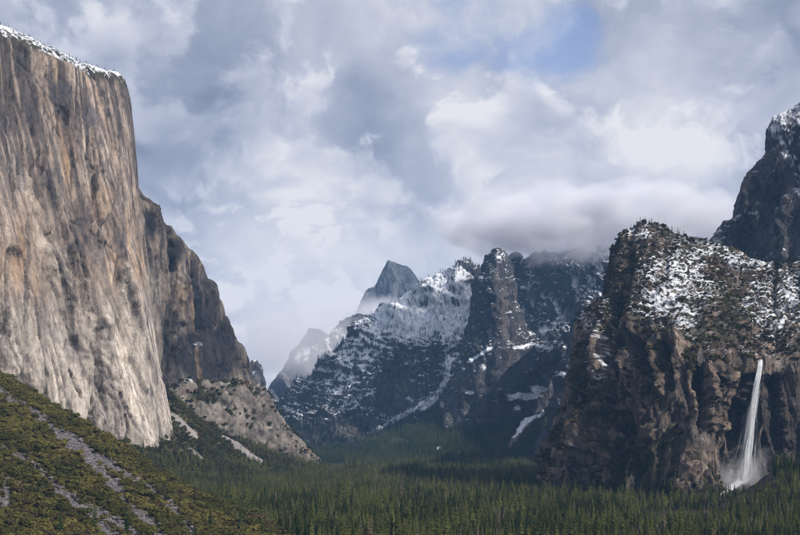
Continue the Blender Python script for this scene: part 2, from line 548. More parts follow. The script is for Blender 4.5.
def build_monolith():
    rim = [(-75, 6, 2890), (-40, 20, 2960), (0, 35, 3050), (40, 50, 3150), (75, 69, 3250), (105, 77, 3370), (122, 82, 3450), (126.5, 88, 3540), (119, 96, 3900)]
    base = [(-75, 366, 2760), (-40, 387, 2830), (0, 410, 2920), (45, 437, 3020), (95, 462, 3130), (144, 482, 3230), (170, 488, 3300), (181, 486, 3390), (176, 475, 3800)]
    sky = [(-75, -7, 3050), (-40, 8, 3120), (0, 25, 3200), (40, 44, 3300), (75, 61, 3400), (103, 72, 3480), (117, 78, 3540), (122, 85, 3620), (113, 94, 3950)]
    back = [(a, b + 30, c + 700) for a, b, c in sky]
    mids = blend_rows(base, rim, [0.22, 0.45, 0.7, 0.93], [0.10, 0.45, 0.75, 0.96])
    # the prow bulges: hold the right-hand edge to the surveyed line
    for row, e in zip(mids, [164, 152, 138.5, 130.5]):
        k = 7
        d = e - row[k][0]
        row[k] = (e, row[k][1], row[k][2]); row[k - 1] = (row[k - 1][0] + d * .8, row[k - 1][1], row[k - 1][2])
        row[k + 1] = (row[k + 1][0] + d, row[k + 1][1], row[k + 1][2])
    S = Sheet([base] + mids + [rim, sky, lip(sky, 1), back], 500, 560)
    px, py = S.px, S.py
    x, y, z = S.xyz
    wall = 1 - sstep(S.v, S.vr[5] - 0.012, S.vr[5] + 0.004)
    # slabs, pillars, cracks
    g, joint, slab, s = granite(S, 3, [(150, 620, 44), (66, 300, 20), (30, 150, 5)], .10)
    zero = 0 * s
    d = g + 5 * (ridged(s / 55, z / 900, zero + 2, 3) - 0.5) + 2.2 * fbm(s / 24, z / 50, zero + 8, 5, .65)
    # thin vertical cracks
    cr = np.abs(perlin(s / 34, z / 420, zero + 31)); crack = (1 - sstep(cr, 0.0, 0.05)) * sstep(perlin(s / 120, z / 160, zero + 40), -0.3, 0.2)
    d -= 6 * crack + 3.5 * joint
    # leaning flakes and arches surveyed on the face
    feats = [([(33, 238), (46, 268), (60, 303), (74, 345), (92, 400), (104, 440)], 8, 20),
             ([(57, 250), (66, 270), (74, 300), (80, 330)], 4, 9), ([(82, 215), (92, 230), (103, 245)], 5, 12),
             ([(124, 262), (128, 285), (134, 310), (142, 345)], 3.5, 11), ([(88, 318), (98, 322), (107, 340), (112, 362)], 5, 9),
             ([(0, 330), (8, 350), (18, 380)], 6, 14), ([(112, 300), (118, 340), (124, 390), (130, 440)], 8, 10)]
    gro = [([(22, 215), (21, 300), (22, 385)], 2.2, 14), ([(38, 240), (45, 233), (50, 226)], 3, 12), ([(72, 240), (79, 262), (84, 282)], 3, 16),
           ([(46, 262), (56, 300), (66, 345), (70, 358)], 3, 14), ([(95, 330), (103, 330), (108, 345)], 4, 10),
           ([(116, 392), (122, 402), (126, 425), (130, 450)], 2.5, 12), ([(100, 360), (107, 370), (112, 385)], 3, 10),
           ([(60, 370), (66, 385), (74, 402)], 2.5, 10), ([(120, 400), (138, 430), (146, 448)], 2, 9), ([(8, 90), (7, 130), (8, 230)], 1.8, 10),
           ([(58, 108), (56, 125), (60, 140)], 2.5, 12), ([(82, 90), (81, 130), (83, 175)], 2, 10), ([(31, 150), (30, 205)], 2, 10)]
    jx = 5 * fbm(px / 14, py / 14, zero, 4, .6); jy = 5 * fbm(px / 14, py / 14, zero + 5, 4, .6)
    for pts, w, a in feats: d += a * arete(px + jx, py + jy, pts, w * 1.2)
    gm = zero.copy()
    for pts, w, a in gro:
        b = arete(px + jx * .4, py + jy * .4, pts, w * .8); d -= a * .8 * b; gm = np.maximum(gm, b)
    lines = [[(43, 320), (50, 355), (58, 395)], [(61, 370), (66, 384), (73, 402)], [(75, 306), (78, 322), (80, 338)], [(78, 345), (81, 372), (85, 405)], [(95, 335), (99, 356), (105, 376), (115, 394)],
             [(113, 345), (116, 362), (120, 382)], [(85, 365), (87, 388), (88, 410)], [(94, 360), (102, 385), (112, 400), (118, 412)], [(115, 395), (124, 410), (128, 445)], [(140, 400), (144, 415), (149, 432)],
             [(38, 246), (48, 270), (62, 300)], [(69, 242), (71, 270), (72, 302)], [(126, 262), (129, 285), (134, 308), (140, 335)], [(12, 60), (12, 130), (13, 190)], [(44, 70), (43, 120), (45, 160)],
             [(70, 90), (69, 150), (71, 200)], [(92, 100), (93, 160), (91, 210)], [(108, 95), (107, 150), (110, 215)], [(118, 100), (120, 160), (124, 225)], [(28, 300), (32, 340), (40, 385)], [(5, 250), (6, 300), (9, 340)],
             [(52, 400), (58, 420), (66, 436)], [(100, 415), (104, 440), (108, 462)], [(148, 330), (151, 365), (156, 400)], [(98, 230), (106, 245), (118, 252)], [(60, 205), (66, 222), (80, 228)], [(133, 350), (136, 390), (143, 440)]]
    lm = zero.copy()
    for pts in lines: lm = np.maximum(lm, arete(px + jx * .35, py + jy * .35, pts, 1.6))
    d -= 7 * sstep(lm, 0, .8)
    gm = np.maximum(gm, sstep(lm, .15, .7))
    d *= wall * sstep(S.u, 0.0, 0.02)
    edge = np.interp(py, [70, 88, 150, 200, 250, 300, 350, 400, 450, 488], [123, 126.5, 131, 134, 140, 147, 152, 158, 168, 181])
    d = np.where(d > 0, d * (1 - 0.9 * sstep(px, edge - 16, edge - 1)), d * (1 - 0.6 * sstep(px, edge - 16, edge - 1)))   # the prow itself is clean
    S.push(d)
    near_rim = sstep(S.v, S.vr[5] - .06, S.vr[5])
    S.rough(3.0, 22, 3, .5, .4 + .6 * near_rim); S.rough(1.6, 7, 5, .6, .4 + .6 * near_rim)
    cap = 1 - wall
    S.p[..., 2] += cap * (5 * fbm(x / 40, y / 40, zero, 4) + 4 * fbm(x / 9, y / 9, zero, 2))
    # ---- colour of the rock
    tone = fbm(s / 90, z / 300, zero + 50, 4); t2 = fbm(s / 26, z / 160, zero + 55, 4)
    col = lerp(const(s.shape, (0.225, 0.180, 0.150)), (0.30, 0.252, 0.218), sstep(t2, -0.25, 0.45))
    col = lerp(col, (0.275, 0.195, 0.135), sstep(tone + 0.5 * t2, 0.08, 0.5) * 0.7)
    for cx, cy, rx, ry, k in [(14, 262, 9, 60, .7), (66, 150, 9, 60, .7), (140, 268, 8, 25, .7), (98, 205, 22, 30, .35), (30, 300, 8, 40, .5), (112, 260, 14, 60, .4)]:
        col = lerp(col, (0.30, 0.20, 0.125), ell(px, py, cx, cy, rx, ry, .2) * k)
    pale = sstep(py + 45 * tone + 20 * t2, 262, 350)
    pc = lerp(const(s.shape, (0.345, 0.308, 0.276)), (0.215, 0.190, 0.174), sstep(fbm(s / 40, z / 120, zero + 70, 4), -0.1, 0.4))
    col = lerp(col, 0, pale) + pc * pale[..., None]
    col = lerp(col, (0.175, 0.165, 0.16), sstep(fbm(s / 60, z / 170, zero + 61, 4), 0.12, 0.42) * 0.65)
    slabs = np.maximum.reduce([band(px + jx * .5, py + jy * .5, q, w) for q, w in [([(36, 245), (50, 275), (64, 305), (80, 350), (92, 395)], 6), ([(66, 255), (73, 285), (77, 300)], 3), ([(100, 320), (110, 340), (113, 365)], 3.5),
                               ([(124, 265), (130, 300), (137, 330)], 3), ([(60, 255), (68, 290), (72, 320)], 3), ([(0, 340), (10, 365), (18, 385)], 6), ([(120, 340), (128, 380), (140, 430)], 9)]])
    col = lerp(col, (0.39, 0.35, 0.315), slabs * .55)
    # water streaks, strongest under the rim
    st = fbm(s / 13, z / 520, zero + 21, 3); st2 = fbm(s / 30, z / 200, zero + 25, 3)
    topness = 1 - sstep(py, 60, 330)
    streak = sstep(st + 0.55 * st2 + 0.25 * topness + .12 * fbm(s / 5, z / 40, zero + 33, 2), 0.15, 0.27)
    col = lerp(col, (0.062, 0.055, 0.056), streak * (0.40 + 0.48 * topness))
    st3 = fbm(s / 7, z / 300, zero + 91, 2)
    col *= (1 + (0.12 + .2 * topness) * st3)[..., None]
    for cx, cy, rx, ry, k in [(76, 235, 16, 38, .75), (50, 190, 14, 34, .6), (55, 95, 9, 28, .75), (84, 110, 8, 34, .75), (22, 60, 16, 14, .5), (125, 245, 7, 26, .75),
                              (95, 255, 12, 34, .45), (62, 275, 12, 30, .45), (8, 118, 8, 22, .6), (28, 110, 7, 20, .6), (36, 90, 5, 25, .6), (104, 130, 12, 40, .35),
                              (118, 232, 5, 20, .6), (38, 320, 7, 50, .3)]:
        m = ell(px + 2.2 * jx, py + 4 * jy, cx, cy, rx, ry, .25) * sstep(st2 + 0.4 * st + 0.35, -0.1, 0.35)
        col = lerp(col, (0.062, 0.058, 0.064), np.clip(m * k * 1.25, 0, .92))
    rimd = np.exp(-((py - np.interp(px, [-130, 0, 40, 75, 105, 122], [-12, 35, 50, 69, 77, 82])) / 9).clip(0, 9)) * wall
    col = lerp(col, (0.055, 0.050, 0.046), sstep(rimd * (1 + st), 0.2, 0.8) * 0.8)
    col = lerp(col, (0.05, 0.046, 0.047), np.maximum(crack * 0.6, gm * 0.65))
    col = lerp(col, (0.06, 0.056, 0.056), joint * 0.55 * wall)
    col *= (1 + 0.30 * slab * wall)[..., None]
    col *= np.array([1.34, 1.31, 1.27], np.float32)
    # snow and scrub on the top
    nz = S.normals()[..., 2]
    n = fbm(x / 22, y / 22, z / 22, 3)
    sn = sstep(nz + 0.8 * n, 0.50, 0.72) * sstep(cap, 0.4, 0.9)
    col = lerp(col, (0.06, 0.055, 0.042), cap)
    col = lerp(col, SNOW, sn * sstep(fbm(x / 12, y / 12, z / 12, 3, .7) + .25, -.1, .2))
    finish('granite_cliff', S, col, 'granite', 'huge sheer tan granite cliff with dark streaks and a snowy rim, at the left', 'cliff')


def build_east_face():
    sil = [(122, 165), (131, 172), (136, 184), (144, 194), (151, 200), (158, 209), (163, 220), (171, 229), (181, 239), (189, 248), (198, 256), (204, 266),
           (208, 279), (213, 295), (219, 312), (226, 327), (233, 343), (240, 355), (246, 364), (250, 374), (252, 382)]
    n = len(sil)
    base = [(122 + (256 - 122) * k / (n - 1), 396 + 2 * k / n, 3640 + 420 * k / (n - 1)) for k in range(n)]
    rim = [(a, b, 3660 + 480 * k / (n - 1)) for k, (a, b) in enumerate(sil)]
    base.append((262, 398, 4400)); rim.append((255, 388, 4500))
    back = [(a - 6, b + 12, c + 500) for a, b, c in rim]
    S = Sheet([base] + blend_rows(base, rim, [.3, .65], [.3, .65]) + [rim, lip(rim), back], 250, 340)
    x, y, z = S.xyz; px, py = S.px, S.py
    g, joint, slab, s = granite(S, 13, [(110, 420, 22), (46, 190, 13), (20, 70, 5)], .12)
    zero = 0 * s
    d = g - 3.5 * joint + 5 * fbm(s / 24, z / 40, zero + 3, 5, .65) + 10 * (ridged(s / 40, z / 400, zero, 3) - .5)
    jx = 3 * perlin(px / 9, py / 9, zero); jy = 3 * perlin(px / 9, py / 9, zero + 5)
    cleft = band(px + jx * .4, py, [(160, 205), (168, 240), (172, 270), (170, 330), (168, 395)], 4.5, soft=.2)
    d -= 26 * cleft
    d -= 22 * band(px + jx * .5, py, [(192, 262), (197, 290), (200, 330)], 4, soft=.2)
    d += 18 * band(px, py, [(181, 280), (180, 320)], 8, soft=.2)
    wall = 1 - sstep(S.v, S.vr[3] - .01, S.vr[3] + .01)
    S.push(d * wall)
    S.rough(5, 34, 2); S.rough(2, 9, 4)
    t = fbm(s / 50, z / 150, zero + 5, 4); st = fbm(s / 14, z / 260, zero + 9, 3)
    col = lerp(const(s.shape, (0.20, 0.162, 0.135)), (0.31, 0.26, 0.22), sstep(t, -.1, .4))
    col = lerp(col, (0.05, 0.048, 0.055), sstep(st + .4 * t, .0, .2) * .8)
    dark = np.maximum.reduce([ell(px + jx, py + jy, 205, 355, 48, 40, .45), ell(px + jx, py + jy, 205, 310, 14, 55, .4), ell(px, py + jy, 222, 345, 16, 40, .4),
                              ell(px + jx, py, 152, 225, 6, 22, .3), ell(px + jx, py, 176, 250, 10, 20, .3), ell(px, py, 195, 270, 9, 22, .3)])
    col = lerp(col, (0.019, 0.019, 0.025), np.clip(dark * (1.1 + .8 * t), 0, 1) * .94)  # dark rock, this face's own colour
    col = lerp(col, (0.30, 0.27, 0.24), ell(px + jx, py, 154, 300, 9, 40, .4) * .55)
    col = lerp(col, (0.27, 0.20, 0.14), ell(px + jx, py, 180, 300, 9, 26, .4) * .7)
    for a, b in (((192, 290), (195, 330)), ((196, 348), (200, 385))):
        col = lerp(col, (0.25, 0.17, 0.11), band(px + jx * .3, py, [a, b], 2.2) * .7)
    col = lerp(col, (0.03, 0.03, 0.036), cleft * .6)
    rimd = sstep(S.v, S.vr[3] - .09, S.vr[3])
    col = lerp(col, (0.07, 0.055, 0.04), rimd * sstep(t + st, -.2, .3) * .7)
    col = lerp(col, (0.03, 0.03, 0.034), joint * .5)
    col *= (1 + .35 * slab)[..., None] * (1 + .3 * fbm(s / 8, z / 60, zero, 2))[..., None]
    nz = S.normals()[..., 2]
    col = lerp(col, SNOW, ell(px + jx, py + jy, 197, 344, 4, 3, .1) * sstep(fbm(x / 7, z / 7, zero, 3, .7), -.1, .15) * .8)
    finish('dark_cliff_face', S, col, 'granite', 'darker granite cliff face stepping down behind the tall tan cliff', 'cliff')


def build_apron():
    top = [(140, 380), (156, 385), (172, 387), (188, 383), (205, 380), (225, 382), (240, 380), (252, 383), (260, 386), (266, 390), (272, 400), (279, 411), (290, 425), (301, 438), (312, 450), (319, 458), (323, 465)]
    bot = [(140, 440), (156, 445), (170, 450), (185, 455), (198, 458), (212, 460), (226, 462), (240, 464), (252, 466), (262, 468), (272, 470), (282, 472), (294, 473), (305, 474), (314, 474), (321, 474), (326, 474)]
    n = len(top)
    T = [(a, b, float(np.interp(a, [140, 252, 323], [3600, 4010, 4240]))) for a, b in top]
    B = [(a, b, float(np.interp(a, [140, 252, 323], [3470, 3880, 4110]))) for a, b in bot]
    T.append((324, 470, 4700)); B.append((329, 474, 4600))
    back = [(a - 8, b + 6, c + 420) for a, b, c in T]
    S = Sheet([B] + blend_rows(B, T, [.35, .7], [.3, .62]) + [T, lip(T), back], 300, 190)
    x, y, z = S.xyz; px, py = S.px, S.py
    g, joint, slab, s = granite(S, 23, [(64, 100, 18), (30, 42, 11), (14, 18, 5), (7, 9, 2.5)], .8)
    zero = 0 * s
    d = g - 2.5 * joint + 10 * fbm(s / 70, z / 110, zero + 3, 6, .6) + 14 * (ridged((s + .8 * z) / 40, z / 300, zero + 4, 4, .6) - .5)
    S.push(d * (1 - sstep(S.v, S.vr[3], S.vr[3] + .05)))
    S.rough(4, 26, 2); S.rough(1.6, 8, 3)
    t = fbm(s / 30, z / 30, zero + 5, 5); st = fbm((s + .8 * z) / 9, z / 130, zero + 9, 3)
    col = lerp(const(s.shape, (0.24, 0.205, 0.175)), (0.345, 0.305, 0.265), sstep(t, -.15, .35))
    col = lerp(col, (0.10, 0.085, 0.08), sstep(st + .5 * t, .08, .26) * .75)
    col = lerp(col, (0.07, 0.062, 0.06), joint * .6)
    col *= (1 + .4 * slab)[..., None]
    nz = S.normals()[..., 2]
    low = ell(px, py, 305, 460, 30, 18, .3)
    col = lerp(col, (0.13, 0.10, 0.085), low * sstep(t, -.2, .1) * .6)
    veg = sstep(nz + .7 * fbm(s / 45, z / 45, zero + 77, 4), .50, .75) * .8
    veg = np.maximum(veg, ell(px + 6 * t, py + 6 * t, 205, 396, 20, 11, .5)); veg = np.maximum(veg, ell(px + 6 * t, py, 232, 384, 10, 5, .4))
    veg = np.maximum(veg, band(px, py + 5 * t, [(165, 392), (190, 415), (215, 432), (260, 455)], 9) * .9)
    col = lerp(col, (0.035, 0.036, 0.016), veg)
    sn = np.maximum(ell(px, py, 190, 384, 12, 4), ell(px, py, 225, 383, 6, 3)) * sstep(t, -.25, .1)
    col = lerp(col, SNOW, sn * .9)
    S.veg = veg
    finish('granite_apron', S, col, 'granite', 'pale broken granite apron sloping to the forest below the dark cliff face', 'cliff')


def hillside(name, rows, nu, nv, label, amp=10, seed=1):
    S = Sheet(rows, nu, nv)
    x, y, z = S.xyz
    zero = 0 * x
    S.p[..., 2] += amp * fbm(x / 160, y / 160, zero + seed, 4) + amp * .25 * fbm(x / 25, y / 25, zero + seed, 3)
    return S


def build_green_slope():
    top = [(90, 370, 3460), (140, 380, 3500), (160, 389, 3560), (182, 409, 3620), (212, 431, 3720), (250, 446, 3850), (290, 461, 4000), (330, 470, 4150), (370, 474, 4300)]
    bot = [(-40, 480, 2500), (60, 488, 2700), (110, 492, 2800), (160, 494, 2850), (200, 493, 2880), (250, 491, 2950), (300, 488, 3050), (340, 486, 3150), (390, 484, 3300)]
    back = [(a, b + 12, c + 300) for a, b, c in top]
    S = hillside('x', [bot] + blend_rows(bot, top, [.3, .65], [.4, .72]) + [top, back], 260, 170, '', 9, 3)
    px, py = S.px, S.py
    x, y, z = S.xyz
    t = fbm(x / 60, y / 60, 0 * x, 4)
    col = lerp(const(x.shape, (0.050, 0.050, 0.018)), (0.10, 0.08, 0.03), sstep(t, -.1, .4))
    tal = np.maximum.reduce([band(px + 4 * t, py + 3 * t, [(236, 446), (250, 457), (262, 463)], 6, 4), band(px + 4 * t, py + 4 * t, [(175, 418), (195, 436)], 4.5),
                             band(px + 4 * t, py + 3 * t, [(190, 450), (202, 460)], 3), band(px + 3 * t, py, [(222, 434), (232, 442)], 3.5), ell(px, py, 181, 451, 3.5, 2), ell(px, py, 218, 445, 4, 3)])
    tal = sstep(tal + .5 * fbm(x / 20, y / 20, 0 * x, 3), .3, .7)
    col = lerp(col, (0.26, 0.235, 0.225), tal)
    S.tal = tal
    finish('wooded_slope', S, col, 'soil', 'olive green wooded slope with small pale scree patches under the granite apron', 'slope')


def build_near_slope():
    crest = [(-120, 305, 2300), (-60, 342, 2200), (0, 379, 2100), (40, 400, 2040), (80, 424, 1980), (120, 448, 1930), (160, 475, 1880), (200, 496, 1830), (240, 512, 1780), (280, 530, 1730), (330, 545, 1680)]
    foot = [(-120, 560, 1250), (-60, 562, 1270), (0, 565, 1290), (40, 567, 1310), (80, 568, 1330), (120, 570, 1345), (160, 571, 1360), (200, 572, 1370), (240, 572, 1380), (280, 572, 1390), (330, 572, 1400)]
    back = [(a, b + 55, c + 500) for a, b, c in crest]
    S = hillside('x', [foot] + blend_rows(foot, crest, [.3, .65, .9], [.25, .58, .87]) + [crest, back], 260, 190, '', 9, 7)
    px, py = S.px, S.py
    x, y, z = S.xyz
    t = fbm(x / 40, y / 40, 0 * x, 4)
    j = 5 * perlin(px / 16, py / 16, 0 * x); j2 = 5 * perlin(px / 16, py / 16, 0 * x + 9)
    strips = [([(-40, 365), (0, 393), (40, 417), (62, 436)], 3.6, 4.8), ([(62, 436), (88, 460), (108, 478), (122, 500), (142, 516), (164, 540)], 7, 6),
              ([(60, 432), (95, 455), (125, 475), (152, 492), (175, 512), (190, 532)], 4.5, 5),
              ([(-30, 425), (0, 448), (25, 462), (50, 482), (70, 500), (88, 515), (110, 535)], 3.6, 6), ([(86, 506), (110, 520), (135, 536)], 4.5, 5.5)]
    tal = np.zeros_like(px)
    for pts, a, b in strips: tal = np.maximum(tal, band(px + j, py + j2 * .7, pts, a, b, soft=.55))
    tal = sstep(tal + .35 * t, .3, .6)
    tal = np.maximum(tal, ell(px, py, 4, 500, 9, 22) * .9)
    S.p[..., 2] -= 3 * tal
    col = lerp(const(x.shape, (0.065, 0.055, 0.022)), (0.12, 0.092, 0.035), sstep(t, -.2, .4))
    col = lerp(col, (0.105, 0.094, 0.098), tal)
    S.tal = tal
    finish('shrub_slope', S, col, 'soil', 'near hillside of brown and olive shrubs crossed by grey scree strips', 'slope')


build_monolith(); build_east_face(); build_apron(); build_green_slope(); build_near_slope()


# ------------------------------------------------------------------ far group
def build_snow_ridge():
    sky = [(255, 428, 7500), (270, 416, 7450), (282, 403, 7400), (292, 394, 7350), (304, 387, 7300), (312, 376, 7250), (322, 361, 7200), (334, 351, 7150), (346, 342, 7120), (356, 328, 7100),
           (370, 322, 7080), (386, 309, 7050), (404, 297, 7020), (430, 280, 7000), (452, 268, 7000), (466, 263, 7000), (476, 270, 7050), (500, 285, 7100)]
    base = [(255 + (500 - 255) * k / 17, 464, 5300 + 15 * k) for k in range(18)]
    back = [(a, b + 20, c + 900) for a, b, c in sky]
    S = Sheet([base] + blend_rows(base, sky, [.12, .3, .52, .76], [.15, .30, .50, .74]) + [sky, lip(sky), back], 420, 330)
    x, y, z = S.xyz
    zero = 0 * x
    w = 1 - sstep(S.v, S.vr[5], S.vr[5] + .08)
    d = 95 * (ridged((x + .35 * z) / 420, y / 900, z / 1500, 4) - .55) + 46 * fbm(x / 190, y / 190, z / 190, 5)
    h, e, r, s = wall_relief(S, 33, 130, 130, 34, 1.2, .6, .5, axis=np.array([1., 0.3]))
    h2, e2, r2, _ = wall_relief(S, 37, 48, 48, 15, 1.2, .6, .3, axis=np.array([1., 0.3]))
    h3, e3, r3, _ = wall_relief(S, 39, 45, 17, 12, 1.2, .6, .1, axis=np.array([1., 0.3]))
    d += h + h2 + h3 + 10 * fbm(x / 45, y / 45, z / 45, 4, .65)
    edge = sstep(S.v, 0, .1) * (1 - .6 * sstep(S.v, S.vr[5] - .06, S.vr[5]))
    S.push(d * w * edge)
    S.rough(9, 55, 1); S.rough(4, 16, 2)
    px, py = S.px, S.py
    nz = S.normals()[..., 2]
    t = fbm(x / 110, z / 110, y / 110, 5); t2 = 1.15 * fbm(x / 28, z / 20, y / 28, 5, .72)
    col = lerp(const(x.shape, (0.048, 0.050, 0.057)), (0.118, 0.108, 0.106), sstep(t, -.1, .4))
    veg = sstep(nz + .5 * t, .35, .65)
    col = lerp(col, (0.026, 0.031, 0.026), veg * .7)
    amount = -.29 + .80 * ell(px, py, 430, 300, 75, 54, .45) + .40 * ell(px, py, 375, 330, 52, 38, .3) + .34 * ell(px, py, 345, 375, 50, 48, .25) \
        + .30 * ell(px, py, 455, 375, 22, 45, .2) - .30 * ell(px, py, 393, 385, 24, 32, .3) - .5 * sstep(py, 415, 440) + .12 * ell(px, py, 300, 410, 12, 18)
    sn = sstep(amount + .55 * (nz - .45) + .42 * t + .75 * t2, -.02, .20)
    run = np.maximum(band(px + 3 * t2, py, [(449, 360), (446, 380), (436, 398), (422, 410)], 5, 3), band(px + 2 * t2, py, [(430, 398), (405, 414), (385, 424), (368, 434)], 3, 2))
    sn = np.maximum(sn, run * sstep(t2, -.25, .1))
    sn = np.maximum(sn, ell(px, py, 443, 404, 4, 6) * .8)
    col = lerp(col, SNOW, sn)
    S.sn = sn; S.nz = nz
    cl = ell(px, py, 347, 430, 22, 12, .3) * sstep(t2, -.15, .15)
    col = lerp(col, (0.17, 0.14, 0.13), cl * (1 - sn) * .8)
    finish('snowy_ridge', S, col, 'far_crag', 'far snow covered mountain ridge rising to a tree lined crest', 'mountain')


def build_spire():
    prof = [  # y, left, arete, right
        (440, 432, 490, 560), (420, 441, 490, 556), (400, 446, 490, 553), (372, 455, 492, 553), (350, 464, 493, 553), (344, 466, 494, 534), (312, 470, 495, 516),
        (290, 473, 495, 512), (281, 477, 495, 511), (276, 484, 496, 509), (266, 486.5, 496.5, 507), (257, 489, 497, 504.5), (252, 491.5, 497, 502), (249.5, 494, 497, 500)]
    rows = []
    for k, (yy, L, A, R) in enumerate(prof):
        Y = 5480 + 20 * k
        rows.append([(L + 12, yy + 4, Y + 620), (L, yy, Y + 200), ((L * .6 + A * .4), yy, Y + 60), (A, yy, Y), ((A * .5 + R * .5), yy, Y + 25), (R, yy, Y + 90), (R - 2, yy + 4, Y + 620)])
    S = Sheet(rows, 260, 360)
    x, y, z = S.xyz; zero = 0 * x
    h, e, r, s = wall_relief(S, 43, 60, 220, 22, 1.0, .5, .05, axis=np.array([1., 0.]))
    h2, e2, r2, _ = wall_relief(S, 47, 26, 70, 10, 1.1, .5, .1, axis=np.array([1., 0.]))
    h3, e3, r3, _ = wall_relief(S, 49, 14, 26, 6, 1.2, .5, .1, axis=np.array([1., 0.]))
    d = h + h2 * 1.3 + h3 + 20 * fbm(x / 70, z / 140, zero + 5, 6, .6) + 22 * (ridged(x / 40, z / 400, zero, 4, .6) - .5)
    S.push(d * sstep(S.v, 0, .05) * (1 - .5 * sstep(S.v, .88, 1)))
    S.rough(7, 40, 1); S.rough(3.5, 13, 2)
    px, py = S.px, S.py
    nz = S.normals()[..., 2]
    t = fbm(x / 60, z / 60, zero + 2, 5); st = fbm(x / 14, z / 160, zero + 4, 3)
    col = lerp(const(x.shape, (0.050, 0.048, 0.053)), (0.125, 0.110, 0.108), sstep(t + .5 * st, -.1, .4))
    col = lerp(col, (0.165, 0.138, 0.125), ell(px, py, 505, 320, 10, 45, .3) * .5)  # sunlight on the right-hand face, put into the rock colour
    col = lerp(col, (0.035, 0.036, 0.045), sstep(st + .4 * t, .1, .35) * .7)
    col = lerp(col, (0.030, 0.033, 0.045), ((1 - sstep(px + 4 * t, 488, 496)) * (1 - sstep(py, 345, 380))) * .75)  # shade on the left-hand face, painted darker
    col = lerp(col, (0.024, 0.028, 0.022), sstep(nz + .6 * t, .45, .7) * .8)
    ledge = np.maximum.reduce([band(px, py + 3 * t, [(514, 348), (530, 344), (551, 349)], 2.2), band(px, py + 2 * t, [(468, 362), (480, 354), (490, 349)], 2.2), ell(px + 5 * t, py + 5 * t, 525, 396, 24, 5.5, .6),
                               ell(px + 5 * t, py, 538, 390, 10, 6, .5), ell(px, py, 470, 393, 6, 3), ell(px, py, 483, 367, 3.5, 5), ell(px, py, 517, 408, 5, 4)])
    t3 = 1.15 * fbm(x / 20, z / 15, zero + 9, 5, .72)
    sn = np.maximum(sstep(ledge + 1.3 * t3, .5, .72), sstep(.6 * nz + .8 * t3 - .12 * sstep(py, 340, 400), .52, .66))
    sn = np.maximum(sn, ell(px, py, 500, 257, 7, 8, .3) * sstep(fbm(x / 18, z / 14, zero, 3), -.05, .2))
    col = lerp(col, SNOW, sn)
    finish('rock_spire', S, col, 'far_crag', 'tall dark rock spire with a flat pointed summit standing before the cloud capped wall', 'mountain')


def build_cloud_wall():
    rim = [(486, 300, 6500), (500, 285, 6500), (509, 266, 6500), (515, 256, 6500), (522, 260, 6550), (529, 257, 6600), (545, 254, 6650), (570, 254, 6650), (595, 252, 6600), (620, 248, 6500), (660, 244, 6400)]
    base = [(480 + 18 * k, 418, 5900 - 25 * k) for k in range(11)]
    back = [(a, b + 30, c + 800) for a, b, c in rim]
    S = Sheet([base] + blend_rows(base, rim, [.25, .5, .75], [.22, .48, .75]) + [rim, lip(rim), back], 330, 330)
    x, y, z = S.xyz; zero = 0 * x
    h, e, r, s = wall_relief(S, 53, 110, 190, 40, 1.1, .6, .3, axis=np.array([1., 0.]))
    h2, e2, r2, _ = wall_relief(S, 57, 40, 60, 17, 1.2, .6, .3, axis=np.array([1., 0.]))
    h3, e3, r3, _ = wall_relief(S, 59, 40, 16, 11, 1.2, .6, .1, axis=np.array([1., 0.]))
    d = h + h2 + h3 + 9 * fbm(x / 30, z / 30, zero + 7, 4, .65) + 60 * (ridged((x - .3 * z) / 260, z / 900, zero + 3, 4) - .5) + 40 * fbm(x / 120, z / 150, zero + 5, 5)
    px, py = S.px, S.py
    gul = [([(520, 262), (528, 285), (535, 300)], 3), ([(544, 293), (552, 302), (560, 313), (570, 322)], 3.6), ([(573, 268), (576, 285), (579, 305)], 3), ([(600, 262), (590, 285), (592, 310)], 4), ([(540, 330), (560, 322), (575, 316)], 2.6)]
    jx = 3 * perlin(px / 9, py / 9, zero)
    g = zero.copy()
    for pts, w in gul: g = np.maximum(g, band(px + jx, py + jx, pts, w, soft=.3))
    S.push((d - 26 * g) * sstep(S.v, 0, .08) * (1 - .5 * sstep(S.v, S.vr[4] - .05, S.vr[4])))
    S.rough(9, 50, 1); S.rough(4, 15, 2)
    px, py = S.px, S.py
    nz = S.normals()[..., 2]
    t = fbm(x / 80, z / 80, zero + 2, 5); t2 = 1.15 * fbm(x / 22, z / 17, zero + 8, 5, .72)
    col = lerp(const(x.shape, (0.032, 0.036, 0.046)), (0.085, 0.080, 0.088), sstep(t, -.1, .4))
    col = lerp(col, (0.018, 0.024, 0.020), sstep(nz + .5 * t, .3, .6) * .8)
    am = -.36 + .45 * ell(px, py, 602, 262, 16, 20, .3) + .22 * ell(px, py, 590, 300, 22, 22, .2) + .12 * ell(px, py, 525, 290, 22, 30, .2) + .2 * ell(px, py, 560, 325, 28, 14, .2)
    sn = sstep(am + .45 * nz + .5 * t2 + .25 * t, 0.02, .2)
    sn = np.maximum(sn, g * sstep(t2, -.3, .1))
    col = lerp(col, SNOW, sn)
    finish('cloud_capped_wall', S, col, 'far_crag', 'dark blue mountain wall streaked with snow gullies, its top lost in cloud', 'mountain')


